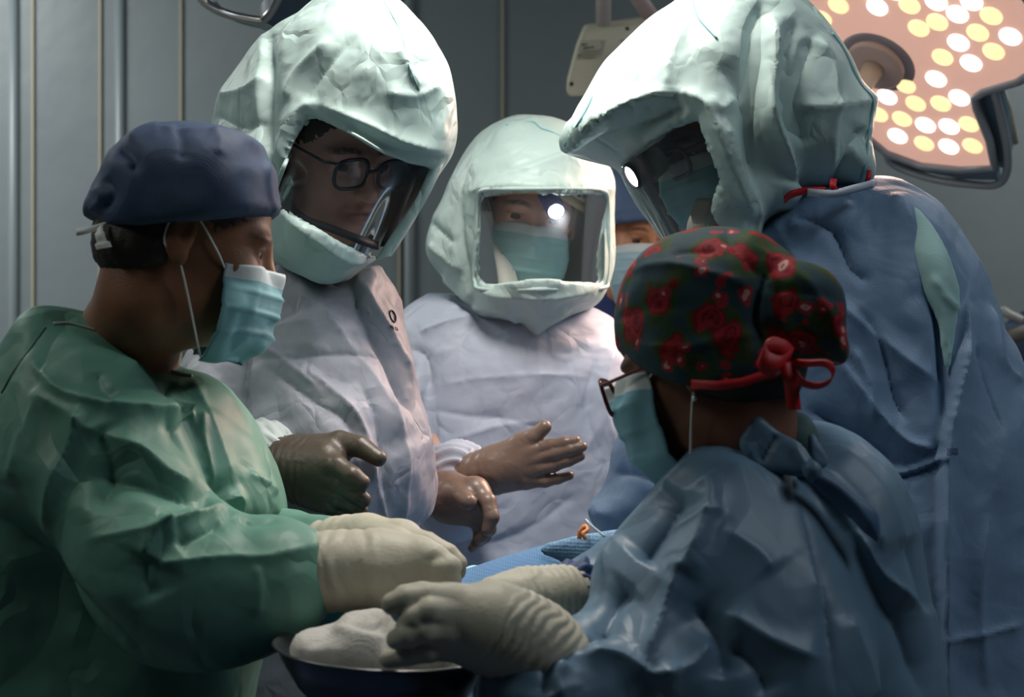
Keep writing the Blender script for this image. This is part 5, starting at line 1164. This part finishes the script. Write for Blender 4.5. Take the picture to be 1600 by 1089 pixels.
st1 = [([(75, 515), (45, 550), (20, 580), (0, 620)], -.004, .003), ([(50, 565), (100, 615), (180, 640), (280, 650), (285, 655)], .014, .010), ([(190, 555), (225, 600), (270, 640), (285, 650)], .012, .008), ([(215, 575), (240, 610), (262, 625)], -.016, .010),
       ([(150, 580), (160, 615), (180, 630)], -.008, .008), ([(70, 600), (30, 680), (10, 760)], .010, .016), ([(135, 640), (110, 700), (80, 760), (65, 850)], .014, .012), ([(155, 670), (170, 720), (150, 800)], -.012, .014),
       ([(130, 670), (210, 700), (260, 740), (305, 762)], .010, .010), ([(140, 740), (220, 755), (290, 780), (350, 790)], -.016, .014), ([(230, 830), (290, 808), (330, 798), (362, 780), (372, 812)], .016, .008), ([(225, 870), (240, 840), (270, 815)], .012, .008),
       ([(275, 850), (310, 835), (345, 815)], -.010, .008), ([(225, 885), (290, 875), (350, 870), (420, 872), (505, 855)], .006, .006), ([(370, 812), (420, 815), (440, 800)], -.010, .008), ([(310, 640), (312, 700), (330, 770)], .010, .012),
       ([(245, 650), (300, 730), (330, 790)], -.010, .007), ([(380, 740), (420, 760), (432, 770)], .006, .006), ([(130, 845), (200, 830), (280, 815)], .004, .005), ([(0, 800), (60, 870), (110, 930), (160, 985), (228, 1028)], -.012, .010),
       ([(300, 590), (320, 640), (340, 700), (360, 760)], .007, .010), ([(400, 880), (405, 930), (400, 960)], .004, .006), ([(235, 870), (225, 900), (240, 940)], -.008, .014), ([(60, 620), (110, 650), (130, 670)], .008, .008)]
g1 = gown_body(p1, [((torso1, 1.79, .145, .13), dict(depth=[(150, 520, 1.76), (300, 620, 1.79), (200, 1000, 1.79), (150, 1500, 1.79)])),
                    ((arm1, 1.64, .085, .08), dict(depth=[(80, 600, 1.70), (60, 760, 1.66), (250, 900, 1.59), (450, 900, 1.60)], k=.02))],
               'gown', green, (-.68, 1.42, .6), (-.10, 2.0, 1.47), strokes=st1, cr=((.20, .024), (.08, .007)), seed=61, sub2=True)
bg1 = bvh_of(g1)
binding(p1, bg1, [(84, 506), (110, 506), (150, 517), (190, 532), (235, 559), (262, 577), (285, 585), (300, 588)], .0024, mat('binding_grey', (.42, .47, .45), .6), 'neck_binding', lift=.001, Y=1.68)
binding(p1, bg1, [(72, 512), (48, 545), (22, 580), (2, 615)], .0012, mat('seam_dark', (.02, .04, .05), .6), 'shoulder_seam', lift=.0005, Y=1.68)
hand(p1, [(480, 892, 1.60, .035), (508, 892, 1.60, .035), (530, 892, 1.60, .0345), (560, 890, 1.60, .0345), (592, 890, 1.60, .035)],
     [[(600, 866, 1.60, .022), (656, 862, 1.59, .0130)], [(600, 884, 1.59, .028), (664, 876, 1.58, .0150)], [(604, 900, 1.59, .028), (668, 892, 1.58, .0150)], [(606, 916, 1.60, .023), (662, 908, 1.59, .0135)]],
     [[(652, 862, 1.59, .0145), (682, 870, 1.57, .0122), (704, 886, 1.56, .0112), (700, 900, 1.565, .0098)],
      [(664, 876, 1.58, .0145), (692, 888, 1.56, .0118), (704, 904, 1.56, .0108), (694, 914, 1.57, .0095)],
      [(666, 893, 1.58, .0142), (690, 908, 1.565, .0114), (694, 922, 1.575, .0104), (682, 927, 1.585, .0090)],
      [(660, 908, 1.59, .0130), (678, 922, 1.58, .0104), (676, 934, 1.59, .0095), (664, 936, 1.60, .0085)],
      [(606, 922, 1.59, .018), (630, 934, 1.575, .0135), (650, 932, 1.57, .0118), (668, 924, 1.57, .0100)]],
     white, 'near cream glove closed over the far one', rings=5, ring_amp=.0014)
v = Vol(W(330, 930, 1.8)-[.02, .14, .03], W(560, 780, 1.8)+[.02, .14, .04], .0045); v.chain([W(380, 850, 1.84), W(450, 862, 1.79), W(512, 862, 1.75)], [.05, .045, .038], .02)
cloth('far_sleeve', v, green, p1, [], ((.06, .012), (.025, .003)), 4)
hand(p1, [(490, 862, 1.75, .030), (520, 858, 1.74, .030), (550, 852, 1.73, .029), (572, 848, 1.72, .029)],
     [[(576, 838, 1.71, .020), (628, 838, 1.68, .016)], [(578, 852, 1.71, .024), (634, 852, 1.68, .018)], [(580, 868, 1.71, .020), (634, 868, 1.69, .016)]],
     [[(622, 838, 1.68, .0165), (668, 850, 1.65, .0125), (700, 866, 1.635, .0112), (716, 880, 1.63, .0100)],
      [(630, 850, 1.68, .017), (676, 862, 1.65, .0120), (706, 878, 1.64, .0112), (714, 892, 1.635, .0098)],
      [(630, 862, 1.69, .016), (680, 876, 1.66, .0120), (706, 894, 1.65, .0105), (708, 908, 1.65, .0092)],
      [(630, 872, 1.69, .014), (676, 892, 1.67, .0110), (700, 908, 1.66, .0098), (702, 916, 1.66, .0088)],
      [(590, 838, 1.69, .016), (624, 846, 1.655, .013), (655, 858, 1.64, .0115), (680, 870, 1.635, .0098)]],
     white, 'far cream glove with extended fingers', rings=4)
